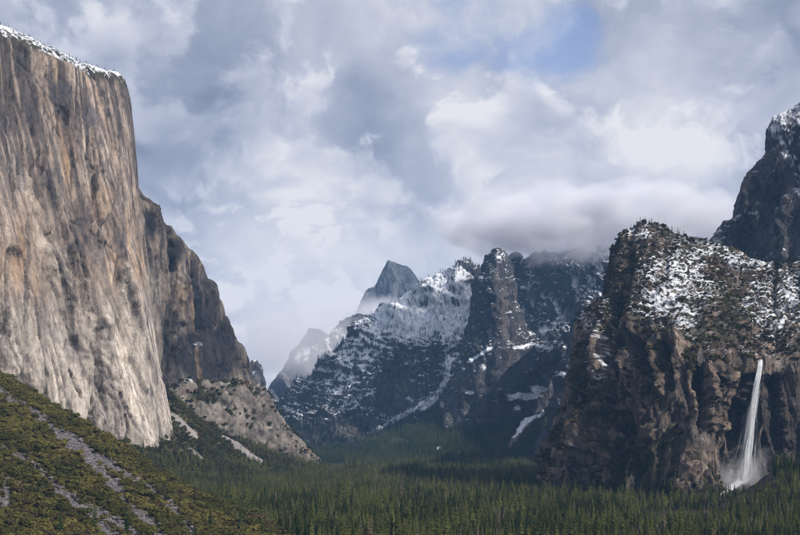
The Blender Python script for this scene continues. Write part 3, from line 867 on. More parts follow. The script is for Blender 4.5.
def build_dark_rib():
    edge = [(534, 466), (541, 450), (547, 425), (552, 400), (559, 374), (566, 350), (573, 328), (582, 306), (592, 290)]
    rows = []
    for k, (a, b) in enumerate(edge):
        Y = 4500 + 90 * k
        rows.append([(a + 10, b + 4, Y + 600), (a, b, Y + 160), (a + 14, b, Y), (a + 40, b + 2, Y - 40), (a + 90, b + 2, Y - 30)])
    S = Sheet(rows, 170, 260)
    x, y, z = S.xyz; zero = 0 * x
    h, e, r, s = wall_relief(S, 63, 45, 120, 24, 1.1, .6, -.3, axis=np.array([1., 0.]))
    S.push(h + 26 * fbm(x / 70, z / 90, zero + 5, 6, .6))
    S.rough(7, 40, 1); S.rough(3, 12, 2)
    nz = S.normals()[..., 2]; px, py = S.px, S.py
    t = fbm(x / 60, z / 60, zero + 2, 5); t2 = fbm((x + .4 * z) / 14, z / 40, zero + 8, 4)
    col = lerp(const(x.shape, (0.030, 0.031, 0.037)), (0.07, 0.064, 0.066), sstep(t, -.1, .4))
    sn = sstep(-.30 + .35 * nz + .6 * t2 - .25 * sstep(py, 400, 450), 0.02, .16)
    col = lerp(col, SNOW, sn)
    finish('dark_rib', S, col, 'far_crag', 'narrow dark rock rib flecked with snow beside the near right crag', 'mountain')


def build_apron_slope():
    top = [(270, 452, 6050), (310, 449, 6050), (345, 443, 6050), (375, 438, 6050), (405, 424, 6000), (430, 412, 5950), (450, 416, 5800), (480, 417, 5650), (500, 404, 5700), (525, 400, 5720), (548, 398, 5650), (600, 396, 5600), (660, 400, 5600)]
    bot = [(230 + 37 * k, 463.5, 4900) for k in range(13)]
    back = [(a, b + 10, c + 500) for a, b, c in top]
    S = hillside('x', [bot] + blend_rows(bot, top, [.3, .65], [.38, .7]) + [top, back], 300, 120, '', 16, 5)
    x, y, z = S.xyz; px, py = S.px, S.py
    t = fbm(x / 60, y / 60, 0 * x, 4)
    col = lerp(const(x.shape, (0.022, 0.026, 0.014)), (0.045, 0.042, 0.024), sstep(t, -.1, .4))
    tal = np.maximum.reduce([band(px + 3 * t, py + 2 * t, [(368, 434), (390, 424), (418, 406)], 2.6, 3.4), band(px + 3 * t, py, [(510, 446), (520, 430), (533, 416)], 3.5, 5), ell(px + 4 * t, py, 395, 440, 14, 7) * .5])
    tal = sstep(tal + .9 * fbm(x / 24, y / 24, z / 24, 4, .65), .45, .6)
    col = lerp(col, (0.17, 0.135, 0.12), tal)
    sn = sstep(np.maximum.reduce([band(px + 3 * t, py + 2 * t, [(514, 436), (527, 420), (540, 412)], 3, 5), ell(px, py, 439, 448, 3, 2), band(px + 2 * t, py, [(400, 417), (418, 405)], 1.6)]) + .3 * t, .4, .6)
    col = lerp(col, SNOW, sn)
    S.tal = np.maximum(tal, sn)
    finish('forest_apron', S, col, 'soil', 'distant dark forested slope below the spire with one pale avalanche chute', 'slope')


def build_far_domes():
    # the half dome in the clouds
    sil = [(338, 345), (350, 322), (358, 308), (363, 297), (367, 290), (372, 287), (375, 286), (378.5, 279), (382, 272), (385, 266), (387, 262), (388, 260.5), (389, 260.5), (391, 261.5), (396, 263), (403, 266), (408, 267), (413, 273), (418, 280), (423, 291), (430, 310), (440, 340)]
    rim = [(a, b, 11500) for a, b in sil]
    base = [(a, 420, 11150) for a, b in sil]
    back = [(a + 6, b + 10, 12400) for a, b in sil]
    S = Sheet([base] + blend_rows(base, rim, [.4, .75]) + [rim, lip(rim), back], 200, 170)
    x, y, z = S.xyz; zero = 0 * x
    h, e, r, s = wall_relief(S, 73, 90, 420, 45, 1.0, .5, .2, axis=np.array([1., 0.]))
    S.push((h + 30 * fbm(x / 160, z / 300, zero, 5, .6)) * (1 - sstep(S.v, S.vr[3] - .25, S.vr[3])))
    S.rough(7, 50, 1)
    t = fbm(x / 70, z / 300, zero, 4); nz = S.normals()[..., 2]
    col = lerp(const(x.shape, (0.085, 0.092, 0.105)), (0.18, 0.182, 0.19), sstep(t, -.2, .4))
    col = lerp(col, SNOW, sstep(nz + .4 * t, .5, .75) * sstep(S.py, 268, 285) * .7)
    finish('half_dome', S, col, 'far_crag', 'far blue half dome with one sheer side poking out of the clouds', 'mountain')
    # paler domes lower in the mist
    sil = [(258, 410), (266, 398), (274, 382), (283, 365), (292, 352), (298, 345), (303, 338), (310, 334), (318, 333), (325, 337), (331, 338), (338, 328), (346, 320), (358, 315), (372, 314), (390, 320), (410, 340)]
    rim = [(a, b, 9500) for a, b in sil]
    base = [(a - 4, 440, 8900) for a, b in sil]
    back = [(a + 6, b + 10, 10300) for a, b in sil]
    S = Sheet([base] + blend_rows(base, rim, [.35, .75], [.3, .65]) + [rim, lip(rim), back], 230, 190)
    x, y, z = S.xyz; zero = 0 * x
    h, e, r, s = wall_relief(S, 83, 120, 260, 60, 1.0, .5, .3, axis=np.array([1., 0.]))
    S.push((h + 60 * fbm(x / 220, z / 260, zero, 6, .62)) * (1 - .6 * sstep(S.v, S.vr[3] - .08, S.vr[3])))
    S.rough(18, 90, 1); S.rough(7, 28, 2)
    t = fbm(x / 100, z / 160, zero, 5); nz = S.normals()[..., 2]; px, py = S.px, S.py
    col = lerp(const(x.shape, (0.07, 0.072, 0.08)), (0.19, 0.175, 0.17), sstep(t, -.2, .4))
    sn = sstep(.7 * nz + 1.1 * fbm(x / 60, z / 40, zero + 4, 5, .72) - .45 + .6 * band(px + 3 * t, py + 3 * t, [(298, 358), (310, 352), (325, 348), (342, 335), (365, 325)], 10, 14, soft=.2), .35, .6)
    col = lerp(col, SNOW, sn)
    finish('misty_dome', S, col, 'far_crag', 'pale grey rounded dome with snow ledges, half hidden in mist', 'mountain')
    # small dark knob behind the cliff
    sil = [(232, 395), (240, 380), (244, 370), (248, 362), (252, 359.5), (257, 360), (261, 364), (264, 372), (265, 384), (268, 396), (274, 410)]
    rim = [(a, b, 6200) for a, b in sil]
    base = [(a, 420, 6050) for a, b in sil]
    back = [(a, b + 10, 6700) for a, b in sil]
    S = Sheet([base] + blend_rows(base, rim, [.4, .75]) + [rim, lip(rim), back], 90, 110)
    x, y, z = S.xyz; zero = 0 * x
    S.push(22 * fbm(x / 60, z / 90, zero, 5))
    t = fbm(x / 30, z / 50, zero, 4); nz = S.normals()[..., 2]
    col = lerp(const(x.shape, (0.05, 0.05, 0.055)), (0.11, 0.10, 0.10), sstep(t, -.2, .4))
    col = lerp(col, SNOW, sstep(nz + 1.3 * t, .75, .95))
    finish('rock_knob', S, col, 'far_crag', 'small dark rounded rock knob peeping out behind the dark cliff face', 'mountain')


build_snow_ridge(); build_spire(); build_cloud_wall(); build_dark_rib(); build_apron_slope(); build_far_domes()


# ------------------------------------------------------------------ the near crag at the right, with the fall
def build_crag():
    c = [  # rows bottom to top; columns left to right
        [(560, 505, 3300), (551, 503, 2820), (580, 506, 2600), (620, 508, 2470), (660, 510, 2410), (700, 510, 2420), (740, 506, 2540), (775, 503, 2560), (825, 505, 2540), (930, 510, 2440)],
        [(566, 446, 3350), (557, 444, 2860), (582, 446, 2640), (620, 444, 2530), (660, 446, 2460), (702, 448, 2450), (744, 446, 2575), (780, 444, 2580), (830, 440, 2560), (935, 440, 2460)],
        [(577, 392, 3400), (568, 390, 2900), (591, 390, 2690), (625, 388, 2590), (665, 390, 2505), (706, 394, 2480), (751, 398, 2610), (787, 395, 2600), (834, 390, 2580), (940, 380, 2490)],
        [(590, 336, 3450), (579, 337, 2950), (597, 335, 2760), (630, 332, 2660), (668, 340, 2570), (710, 354, 2510), (757, 361, 2610), (793, 356, 2610), (838, 350, 2600), (945, 330, 2510)],
        [(602, 305, 3500), (589, 309, 2990), (610, 300, 2840), (637, 300, 2760), (675, 311, 2680), (714, 322, 2650), (760, 332, 2700), (798, 325, 2680), (840, 317, 2680), (950, 290, 2600)],
        [(614, 294, 3530), (605, 296, 3000), (616, 283, 2890), (641, 282, 2830), (677, 291, 2775), (717, 301, 2760), (762, 313, 2800), (800, 307, 2790), (842, 299, 2710), (952, 270, 2575)],
        [(619, 272, 3560), (610, 271, 3030), (618, 268, 2940), (645, 265, 2900), (680, 272, 2870), (720, 281, 2870), (764, 294, 2910), (803, 290, 2900), (845, 283, 2830), (955, 250, 2700)],
        [(626, 240, 3600), (616, 244, 3080), (629, 228, 3060), (652, 226, 3080), (684, 236, 3110), (720, 244, 3130), (766, 264, 3150), (808, 262, 3150), (848, 255, 3080), (960, 220, 2950)],
    ]
    c = [r[:-1] + [(880, r[-1][1], r[-1][2] + 60)] for r in c]
    c.append(lip(c[-1], 3, 30)); c.append([(a, b + 25, d + 250) for a, b, d in c[-1]])
    S = Sheet(c, 480, 600)
    x, y, z = S.xyz; zero = 0 * x
    px0, py0 = S.px.copy(), S.py.copy()
    rimy = np.interp(px0, [560, 600, 640, 668, 710, 757, 793, 860], [300, 325, 322, 338, 352, 362, 356, 350])
    cliff = sstep(py0, rimy - 14, rimy + 6)
    g, joint, slab, s = granite(S, 93, [(74, 280, 46), (34, 130, 26), (16, 56, 8)], .10, np.array([1., -.3]))
    flute = ridged(s / 48, z / 600, zero + 2, 3)
    left = ell(px0, py0, 585, 430, 60, 90, .4)
    d = cliff * (g * (1 + .5 * left) - 3 * joint + (16 + 26 * left) * (flute - .5) + 16 * left * (ridged(s / 22, z / 240, zero + 5, 3) - .5)) + 4 * fbm(x / 50, y / 50, z / 70, 6, .62)
    h4, e4, r4, _ = wall_relief(S, 95, 24, 8, 6, 1.2, .6, .1, axis=np.array([1., -.3]))
    d += (1 - cliff) * (16 * fbm(x / 60, y / 60, z / 60, 6, .6) + .35 * g + h4)
    # surveyed ribs (out) and recesses (in)
    jx = 7 * fbm(px0 / 12, py0 / 12, zero, 4, .6); jy = 7 * fbm(px0 / 12, py0 / 12, zero + 5, 4, .6)
    P, Q = px0 + jx, py0 + jy
    ribs = [([(620, 346), (624, 365), (630, 385), (636, 400)], 4, 22), ([(643, 340), (655, 358), (661, 380), (666, 405)], 5, 26), ([(672, 335), (682, 350), (684, 372)], 9, 26),
            ([(705, 360), (708, 400), (712, 440)], 6, 22), ([(728, 365), (732, 400), (730, 430)], 6, 22), ([(690, 370), (694, 420)], 5, 18), ([(605, 300), (602, 350), (590, 400)], 7, 20),
            ([(580, 320), (578, 360), (570, 410)], 6, 16), ([(595, 440), (598, 470), (603, 490)], 7, 26), ([(568, 440), (566, 480), (565, 496)], 6, 22), ([(610, 455), (618, 490)], 6, 20),
            ([(690, 470), (668, 500)], 8, 16), ([(645, 430), (660, 440)], 9, 14)]
    rec = [([(634, 335), (640, 350), (650, 372), (655, 395)], 8, 40), ([(660, 332), (672, 362), (676, 400)], 4, 30), ([(612, 290), (616, 330), (614, 370)], 6, 34),
           ([(698, 365), (700, 430)], 4.5, 26), ([(745, 372), (744, 420), (738, 470)], 9, 42), ([(770, 372), (775, 420), (780, 460)], 9, 40), ([(583, 450), (582, 490)], 4.5, 30),
           ([(604, 455), (606, 490)], 3.5, 22), ([(588, 330), (588, 390)], 4, 20), ([(717, 370), (720, 440)], 3.5, 22), ([(556, 440), (558, 490)], 4, 20)]
    gm = zero.copy(); rm = zero.copy()
    for pts, w, a in ribs: b = arete(P, Q, pts, w * 1.25); d += a * 1.1 * b; rm = np.maximum(rm, b)
    for pts, w, a in rec: b = arete(P, Q, pts, w * 1.3); d -= a * 1.1 * b; gm = np.maximum(gm, sstep(b, .1, .6))
    bench = ell(P, Q, 618, 425, 40, 26, .4)                     # bushy bench half-way up
    foot = np.interp(py0, [250, 300, 335, 390, 444, 503], [615, 602, 580, 568, 557, 551])
    hold = .30 + .70 * sstep(px0, foot - 1, foot + 12)
    S.push(d * np.where(py0 > 255, hold, 1.0) * (1 - .7 * sstep(S.v, S.vr[7] - .05, S.vr[7])) * (1 - sstep(S.v, S.vr[7], S.vr[7] + .06)))
    S.rough(5, 30, 2, .7, 1 - .65 * cliff); S.rough(2.2, 9, 3, .7, 1 - .55 * cliff)
    px, py = S.px, S.py
    nz = S.normals()[..., 2]
    t = fbm(x / 60, z / 60, y / 60, 5); t2 = 1.25 * fbm(x / 9, z / 5.5, y / 9, 4, .75); st = fbm(s / 8, z / 140, zero + 9, 3)
    col = lerp(const(x.shape, (0.125, 0.098, 0.080)), (0.27, 0.205, 0.16), sstep(t + .5 * st, -.1, .4))
    col = lerp(col, (0.20, 0.18, 0.17), sstep(fbm(x / 34, z / 50, zero + 12, 5, .62), .05, .25) * .6)
    col = lerp(col, (0.045, 0.040, 0.044), sstep(st + .4 * t2, .06, .22) * .8 * cliff)
    col = lerp(col, (0.30, 0.22, 0.165), rm * .6 * cliff)  # ribs painted lighter, as if catching the sun
    col = lerp(col, (0.33, 0.25, 0.19), ell(P, Q, 681, 352, 10, 20, .4) * .75)  # sunlit patch painted into the rock
    col = lerp(col, (0.035, 0.033, 0.038), gm * .7)  # shadow in the recesses, painted dark
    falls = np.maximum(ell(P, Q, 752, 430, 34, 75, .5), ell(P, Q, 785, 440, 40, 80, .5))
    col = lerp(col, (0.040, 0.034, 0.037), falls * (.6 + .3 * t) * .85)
    col = lerp(col, (0.13, 0.105, 0.10), ell(P, Q, 787, 390, 14, 30, .3) * .45)
    col = lerp(col, (0.05, 0.045, 0.045), joint * .5 * cliff)
    col *= (1 + .4 * slab)[..., None]
    # brush
    top = 1 - cliff
    vn = fbm(x / 45, z / 36, y / 45, 4)
    veg = top * sstep(vn + .25, -.05, .25) * .85
    veg = np.maximum(veg, bench * sstep(vn, -.35, 0))
    veg = np.maximum(veg, ell(P, Q, 600, 400, 36, 14, .4) * sstep(vn, -.2, .2)); veg = np.maximum(veg, ell(P, Q, 632, 470, 40, 32, .4) * sstep(vn, -.3, 0))
    veg = np.maximum(veg, ell(P, Q, 668, 448, 20, 12, .4) * .9)
    veg = np.maximum(veg, cliff * sstep(nz + .6 * vn, .55, .8))
    veg = np.maximum(veg, sstep(py + 18 * t, 478, 495))
    brush = lerp(const(x.shape, (0.038, 0.034, 0.018)), (0.060, 0.033, 0.020), sstep(fbm(x / 80, z / 60, zero + 3, 3) + .4 * ell(px, py, 715, 270, 30, 14), .05, .3))
    brush = lerp(brush, (0.022, 0.025, 0.011), ell(px, py, 725, 330, 40, 22, .4))
    col = col * (1 - veg[..., None]) + brush * veg[..., None]
    # snow
    am = -.27 + .26 * ell(px, py, 672, 292, 58, 44, .2) + .26 * ell(px, py, 640, 233, 24, 10, .3) + .16 * ell(px, py, 700, 260, 60, 30, .3) + .20 * ell(px, py, 780, 300, 50, 45, .3) \
        + .22 * ell(px, py, 745, 262, 34, 14, .4) - .35 * ell(px, py, 724, 328, 36, 22, .4) - .25 * ell(px, py, 718, 268, 22, 16, .3) + .22 * ell(px, py, 588, 318, 14, 16, .3) + .1 * ell(px, py, 685, 325, 22, 18) - .1 * ell(px, py, 622, 280, 14, 40)
    sn = sstep(am + .40 * (nz - .3) + .75 * t2 + .34 * vn, .02, .17) * np.maximum(top, ell(px, py, 588, 318, 16, 22, .5))
    sn = np.maximum(sn, ell(px, py, 598, 377, 6, 4, .4) * sstep(t2, -.3, 0)); sn = np.maximum(sn, cliff * ell(px, py, 600, 350, 20, 40) * sstep(t2 + .3 * nz, .32, .45))
    col = lerp(col, SNOW, sn)
    S.veg = veg * (1 - sn); S.sn = sn; S.top = top; S.bench = bench
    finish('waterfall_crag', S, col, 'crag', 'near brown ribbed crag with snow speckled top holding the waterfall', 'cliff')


def build_right_peak():
    sil = [(700, 262), (708, 250), (714, 238), (719, 228), (725, 222), (731, 220), (734, 211), (737, 198), (741, 186), (748, 174), (757, 163), (764, 154), (766, 140), (769, 127), (774, 119), (783, 113), (792, 107), (800, 103), (815, 97), (850, 85), (920, 70)]
    n = len(sil)
    rim = [(a, b, 3750 - 10 * k) for k, (a, b) in enumerate(sil)]
    base = [(700 + 11 * k, 330, 3480 - 22 * k) for k in range(n)]
    back = [(a + 10, b + 20, c + 700) for a, b, c in rim]
    S = Sheet([base] + blend_rows(base, rim, [.35, .7], [.4, .75]) + [rim, lip(rim), back], 330, 300)
    x, y, z = S.xyz; zero = 0 * x
    g, joint, slab, s = granite(S, 103, [(64, 190, 34), (30, 85, 19), (14, 36, 7)], .25, np.array([1., -.3]))
    px, py = S.px, S.py
    d = g - 3 * joint + 16 * fbm(x / 60, z / 90, zero, 6, .62) + 14 * (ridged((s + .2 * z) / 60, z / 500, zero, 3) - .5)
    d += 30 * band(px, py, [(752, 175), (745, 230), (735, 260)], 6, soft=.2) + 26 * band(px, py, [(790, 200), (788, 260)], 9, soft=.2)
    d -= 24 * band(px, py, [(742, 205), (738, 240)], 5, soft=.2) + 24 * band(px, py, [(772, 180), (765, 250)], 6, soft=.2)
    S.push(d * (1 - .9 * sstep(S.v, S.vr[3] - .10, S.vr[3])) * (1 - sstep(S.v, S.vr[3] + .02, S.vr[3] + .1)))
    S.rough(9, 40, 2); S.rough(3.5, 11, 3)
    px, py = S.px, S.py; nz = S.normals()[..., 2]
    t = fbm(x / 60, z / 80, zero, 5); t2 = 1.2 * fbm(x / 15, z / 10, zero + 4, 5, .72); st = fbm(s / 12, z / 200, zero, 3)
    col = lerp(const(x.shape, (0.066, 0.064, 0.068)), (0.140, 0.128, 0.125), sstep(t + .3 * st, -.1, .4))
    col = lerp(col, (0.115, 0.078, 0.055), np.maximum(ell(px, py, 748, 185, 12, 22), ell(px, py, 790, 215, 14, 30)) * sstep(t, -.2, .2) * .6)
    col = lerp(col, (0.14, 0.085, 0.055), ell(px, py, 792, 278, 14, 10) * .7)
    col = lerp(col, (0.032, 0.032, 0.038), sstep(st, .1, .35) * .6)
    col = lerp(col, (0.03, 0.03, 0.034), joint * .5)
    col *= (1 + .4 * slab)[..., None]
    am = -.44 + .44 * ell(px, py, 790, 125, 40, 40, .3) + .3 * ell(px, py, 800, 170, 26, 30, .3) + .22 * ell(px, py, 790, 258, 30, 16) + .15 * ell(px, py, 722, 235, 14, 16)
    sn = sstep(am + .45 * nz + .7 * t2 + .3 * t, .02, .2)
    sn = np.maximum(sn, np.maximum(band(px + 2 * t2, py + 2 * t2, [(730, 222), (745, 214), (757, 213)], 2) * sstep(t2, -.05, .15), ell(px, py, 775, 130, 8, 9, .3) * sstep(t2, -.2, .1)))
    col = lerp(col, SNOW, sn)
    finish('high_crag', S, col, 'crag', 'higher grey crag with a snow dusted summit behind the waterfall crag', 'cliff')


def build_hump():
    crest = [(640, 532, 2130), (680, 519, 2150), (700, 513, 2160), (720, 506, 2170), (738, 496, 2180), (752, 486, 2190), (772, 473, 2190), (786, 468, 2190), (800, 474, 2190), (830, 478, 2180), (900, 470, 2150)]
    foot = [(600 + 33 * k, 549, 1560 + 2 * k) for k in range(11)]
    back = [(a + 6, b + 30, c + 260) for a, b, c in crest]
    S = hillside('x', [foot] + blend_rows(foot, crest, [.35, .7], [.45, .78]) + [crest, back], 190, 120, '', 6, 9)
    x, y, z = S.xyz; px, py = S.px, S.py
    t = fbm(x / 25, y / 25, z / 25, 4)
    S.p[..., 2] += 5 * t * sstep(S.v, .5, .7)
    col = lerp(const(x.shape, (0.032, 0.034, 0.014)), (0.06, 0.05, 0.024), sstep(t, -.1, .4))
    rock = band(px, py + 6 * t, [(690, 517), (720, 509), (742, 497), (768, 482)], 10)
    col = lerp(col, (0.042, 0.031, 0.027), rock)
    S.tal = rock
    finish('wooded_knoll', S, col, 'soil', 'dark wooded knoll in front of the foot of the waterfall', 'slope')


build_crag(); build_right_peak(); build_hump()


# ------------------------------------------------------------------ plants
def mesh_from(name, V, Fc, mat):
    me = bpy.data.meshes.new(name)
    me.from_pydata([tuple(v) for v in V], [], Fc)
    me.materials.append(mat)
    return me


def conifer(seed, whorls=22, per=6, spread=0.16, taper=0.85, start=0.10, gaps=0.12):
    """A conifer one unit tall: (trunk verts, faces), (crown verts, faces)."""
    r = random.Random(seed)
    tv, tf = [], []
    lean = (r.uniform(-.015, .015), r.uniform(-.015, .015))
    for k, (z, rad) in enumerate([(-0.03, .018), (0.02, .0135), (.5, .009), (.97, .001)]):
        for a in range(6):
            an = a * math.pi / 3
            tv.append((lean[0] * z + rad * math.cos(an), lean[1] * z + rad * math.sin(an), z))
        if k:
            for a in range(6):
                i = (k - 1) * 6; j = (a + 1) % 6
                tf.append((i + a, i + j, i + 6 + j, i + 6 + a))
    cv, cf = [], []
    for w in range(whorls):
        t = w / (whorls - 1)
        z = start + (0.985 - start) * t ** 0.92
        L0 = spread * (1 - t) ** taper * (0.55 + 0.45 * min(1, t / 0.18)) + 0.012
        n = max(3, int(per * (0.6 + 0.4 * (1 - t)) + r.random()))
        ph = r.random() * 6.28
        for b in range(n):
            if r.random() < gaps: continue
            an = ph + b * 6.283 / n + r.uniform(-.35, .35)
            L = L0 * r.uniform(.55, 1.25)
            droop = r.uniform(.15, .55) * (1 - .6 * t)
            ca, sa = math.cos(an), math.sin(an)
            wd = L * r.uniform(.30, .48) + .008
            zz = z + r.uniform(-.012, .012)
            rise = L * r.uniform(.05, .25)
            def P(f, side, dz):
                return (lean[0] * zz + ca * L * f - sa * side, lean[1] * zz + sa * L * f + ca * side, zz + dz)
            i = len(cv)
            cv += [P(.02, 0, .012), P(.45, wd, rise * .3 - droop * L * .45), P(.5, 0, rise - droop * L * .25), P(.45, -wd, rise * .3 - droop * L * .45), P(1.0, 0, -droop * L)]
            cf += [(i, i + 1, i + 2), (i, i + 2, i + 3), (i + 1, i + 4, i + 2), (i + 2, i + 4, i + 3)]
            # a hanging spray under the branch
            i = len(cv)
            cv += [P(.15, 0, 0), P(.55, wd * .3, -droop * L * .4 - .022), P(.95, 0, -droop * L * .9), P(.5, -wd * .2, rise * .5)]
            cf += [(i, i + 1, i + 2), (i, i + 2, i + 3)]
    i = len(cv)
    cv += [(lean[0] + .006, lean[1], .95), (lean[0] - .004, lean[1] + .005, .95), (lean[0] - .003, lean[1] - .006, .95), (lean[0], lean[1], 1.0)]
    cf += [(i, i + 1, i + 3), (i + 1, i + 2, i + 3), (i + 2, i, i + 3)]
    return (tv, tf), (cv, cf)


def broad_crown(seed, n=170, lobes=6, flat=0.8, leaf=0.13, stems=4):
    """A rounded bush one unit wide: (stems), (foliage) of leaf clumps spread over several lobes."""
    r = random.Random(seed)
    cen = [(r.uniform(-.26, .26), r.uniform(-.26, .26), r.uniform(.22, .55) * flat, r.uniform(.18, .30)) for _ in range(lobes)]
    cv, cf = [], []
    for _ in range(n):
        cx, cy, cz, cr = r.choice(cen)
        u = r.uniform(-.35, 1); an = r.uniform(0, 6.283); q = math.sqrt(max(0, 1 - u * u))
        d = Vector((q * math.cos(an), q * math.sin(an), u))
        p = Vector((cx, cy, cz)) + d * cr * r.uniform(.65, 1.08)
        if p.z < 0: p.z = r.uniform(0, .08)
        nrm = (d + Vector((r.uniform(-.7, .7), r.uniform(-.7, .7), r.uniform(-.4, .7)))).normalized()
        t1 = nrm.orthogonal().normalized(); t2 = nrm.cross(t1)
        a0 = r.uniform(0, 6.283); s = leaf * r.uniform(.6, 1.3)
        i = len(cv)
        for k in range(4):
            a = a0 + k * 1.571 + r.uniform(-.3, .3)
            cv.append(tuple(p + (t1 * math.cos(a) + t2 * math.sin(a)) * s * r.uniform(.6, 1.05) + nrm * r.uniform(-.02, .02)))
        cf.append((i, i + 1, i + 2, i + 3))
    tv, tf = [], []
    for k in range(stems):
        an = k * 6.283 / stems + r.uniform(-.3, .3); top = cen[k % lobes]
        i = len(tv)
        for (x, y, z, rad) in ((.04 * math.cos(an), .04 * math.sin(an), -.06, .022), (top[0] * .8, top[1] * .8, top[2], .010)):
            for q in range(4):
                aa = q * 1.571
                tv.append((x + rad * math.cos(aa), y + rad * math.sin(aa), z))
        for q in range(4): tf.append((i + q, i + (q + 1) % 4, i + 4 + (q + 1) % 4, i + 4 + q))
    return (tv, tf), (cv, cf)


def boulder_mesh(seed):
    r = random.Random(seed)
    g = (1 + 5 ** .5) / 2
    V = [Vector(v).normalized() for v in [(-1, g, 0), (1, g, 0), (-1, -g, 0), (1, -g, 0), (0, -1, g), (0, 1, g), (0, -1, -g), (0, 1, -g), (g, 0, -1), (g, 0, 1), (-g, 0, -1), (-g, 0, 1)]]
    Fc = [(0, 11, 5), (0, 5, 1), (0, 1, 7), (0, 7, 10), (0, 10, 11), (1, 5, 9), (5, 11, 4), (11, 10, 2), (10, 7, 6), (7, 1, 8), (3, 9, 4), (3, 4, 2), (3, 2, 6), (3, 6, 8), (3, 8, 9), (4, 9, 5), (2, 4, 11), (6, 2, 10), (8, 6, 7), (9, 8, 1)]
    sc = Vector((r.uniform(.7, 1.3), r.uniform(.6, 1.1), r.uniform(.5, .9)))
    return [tuple(Vector((v.x * sc.x, v.y * sc.y, v.z * sc.z)) * r.uniform(.75, 1.15) * .5) for v in V], Fc


def join_parts(*parts):
    V, Fc = [], []
    for v, f in parts:
        o = len(V); V += list(v); Fc += [tuple(i + o for i in q) for q in f]
    return V, Fc


def two_tone(name, trunk, crown, m_trunk, m_crown):
    V, Fc = join_parts(trunk, crown)
    me = bpy.data.meshes.new(name); me.from_pydata([tuple(v) for v in V], [], Fc)
    me.materials.append(m_trunk); me.materials.append(m_crown)
    idx = np.ones(len(Fc), np.int32); idx[:len(trunk[1])] = 0
    me.polygons.foreach_set('material_index', idx)
    return me


NEAR_TREES = [conifer(s, 24, 7, sp, tp, st, gp) for s, sp, tp, st, gp in
              [(1, .15, .80, .10, .10), (2, .13, .75, .16, .16), (3, .17, .95, .08, .10), (4, .115, .65, .22, .22), (5, .145, .85, .12, .14), (6, .125, .60, .28, .26)]]
FAR_TREES = [conifer(s, 11, 5, sp, tp, st, .08) for s, sp, tp, st in [(11, .17, .8, .08), (12, .145, .75, .12), (13, .19, .9, .06), (14, .13, .6, .18)]]
SHRUBS = [broad_crown(s, 190, 7, fl, .105) for s, fl in [(21, .75), (22, .9), (23, .65), (24, .85), (25, .7)]]
FAR_SHRUBS = [broad_crown(s, 60, 5, .8, .17, 2) for s in (31, 32, 33)]


def proto_collection(name, meshes):
    c = bpy.data.collections.new(name)
    for k, me in enumerate(meshes):
        o = bpy.data.objects.new(f'{name}_{k:02d}', me)
        c.objects.link(o)
    return c


PROTO = {
    'conifer': proto_collection('conifer_kinds', [two_tone('conifer', t, c, M['bark'], M['conifer']) for t, c in NEAR_TREES]),
    'far_conifer': proto_collection('far_conifer_kinds', [two_tone('far_conifer', t, c, M['bark'], M['far_conifer']) for t, c in FAR_TREES]),
    'mid_conifer': proto_collection('mid_conifer_kinds', [two_tone('mid_conifer', t, c, M['bark'], M['conifer']) for t, c in FAR_TREES]),
    'alpine': proto_collection('alpine_kinds', [two_tone('alpine', t, c, M['bark'], M['alpine']) for t, c in FAR_TREES]),
    'shrub': proto_collection('shrub_kinds', [two_tone('shrub', t, c, M['bark'], M['shrub']) for t, c in SHRUBS]),
    'green_shrub': proto_collection('green_shrub_kinds', [two_tone('green_shrub', t, c, M['bark'], M['green_shrub']) for t, c in FAR_SHRUBS]),
    'boulder': proto_collection('boulder_kinds', [mesh_from('boulder', *boulder_mesh(s), M['boulder']) for s in (41, 42, 43, 44)]),
}


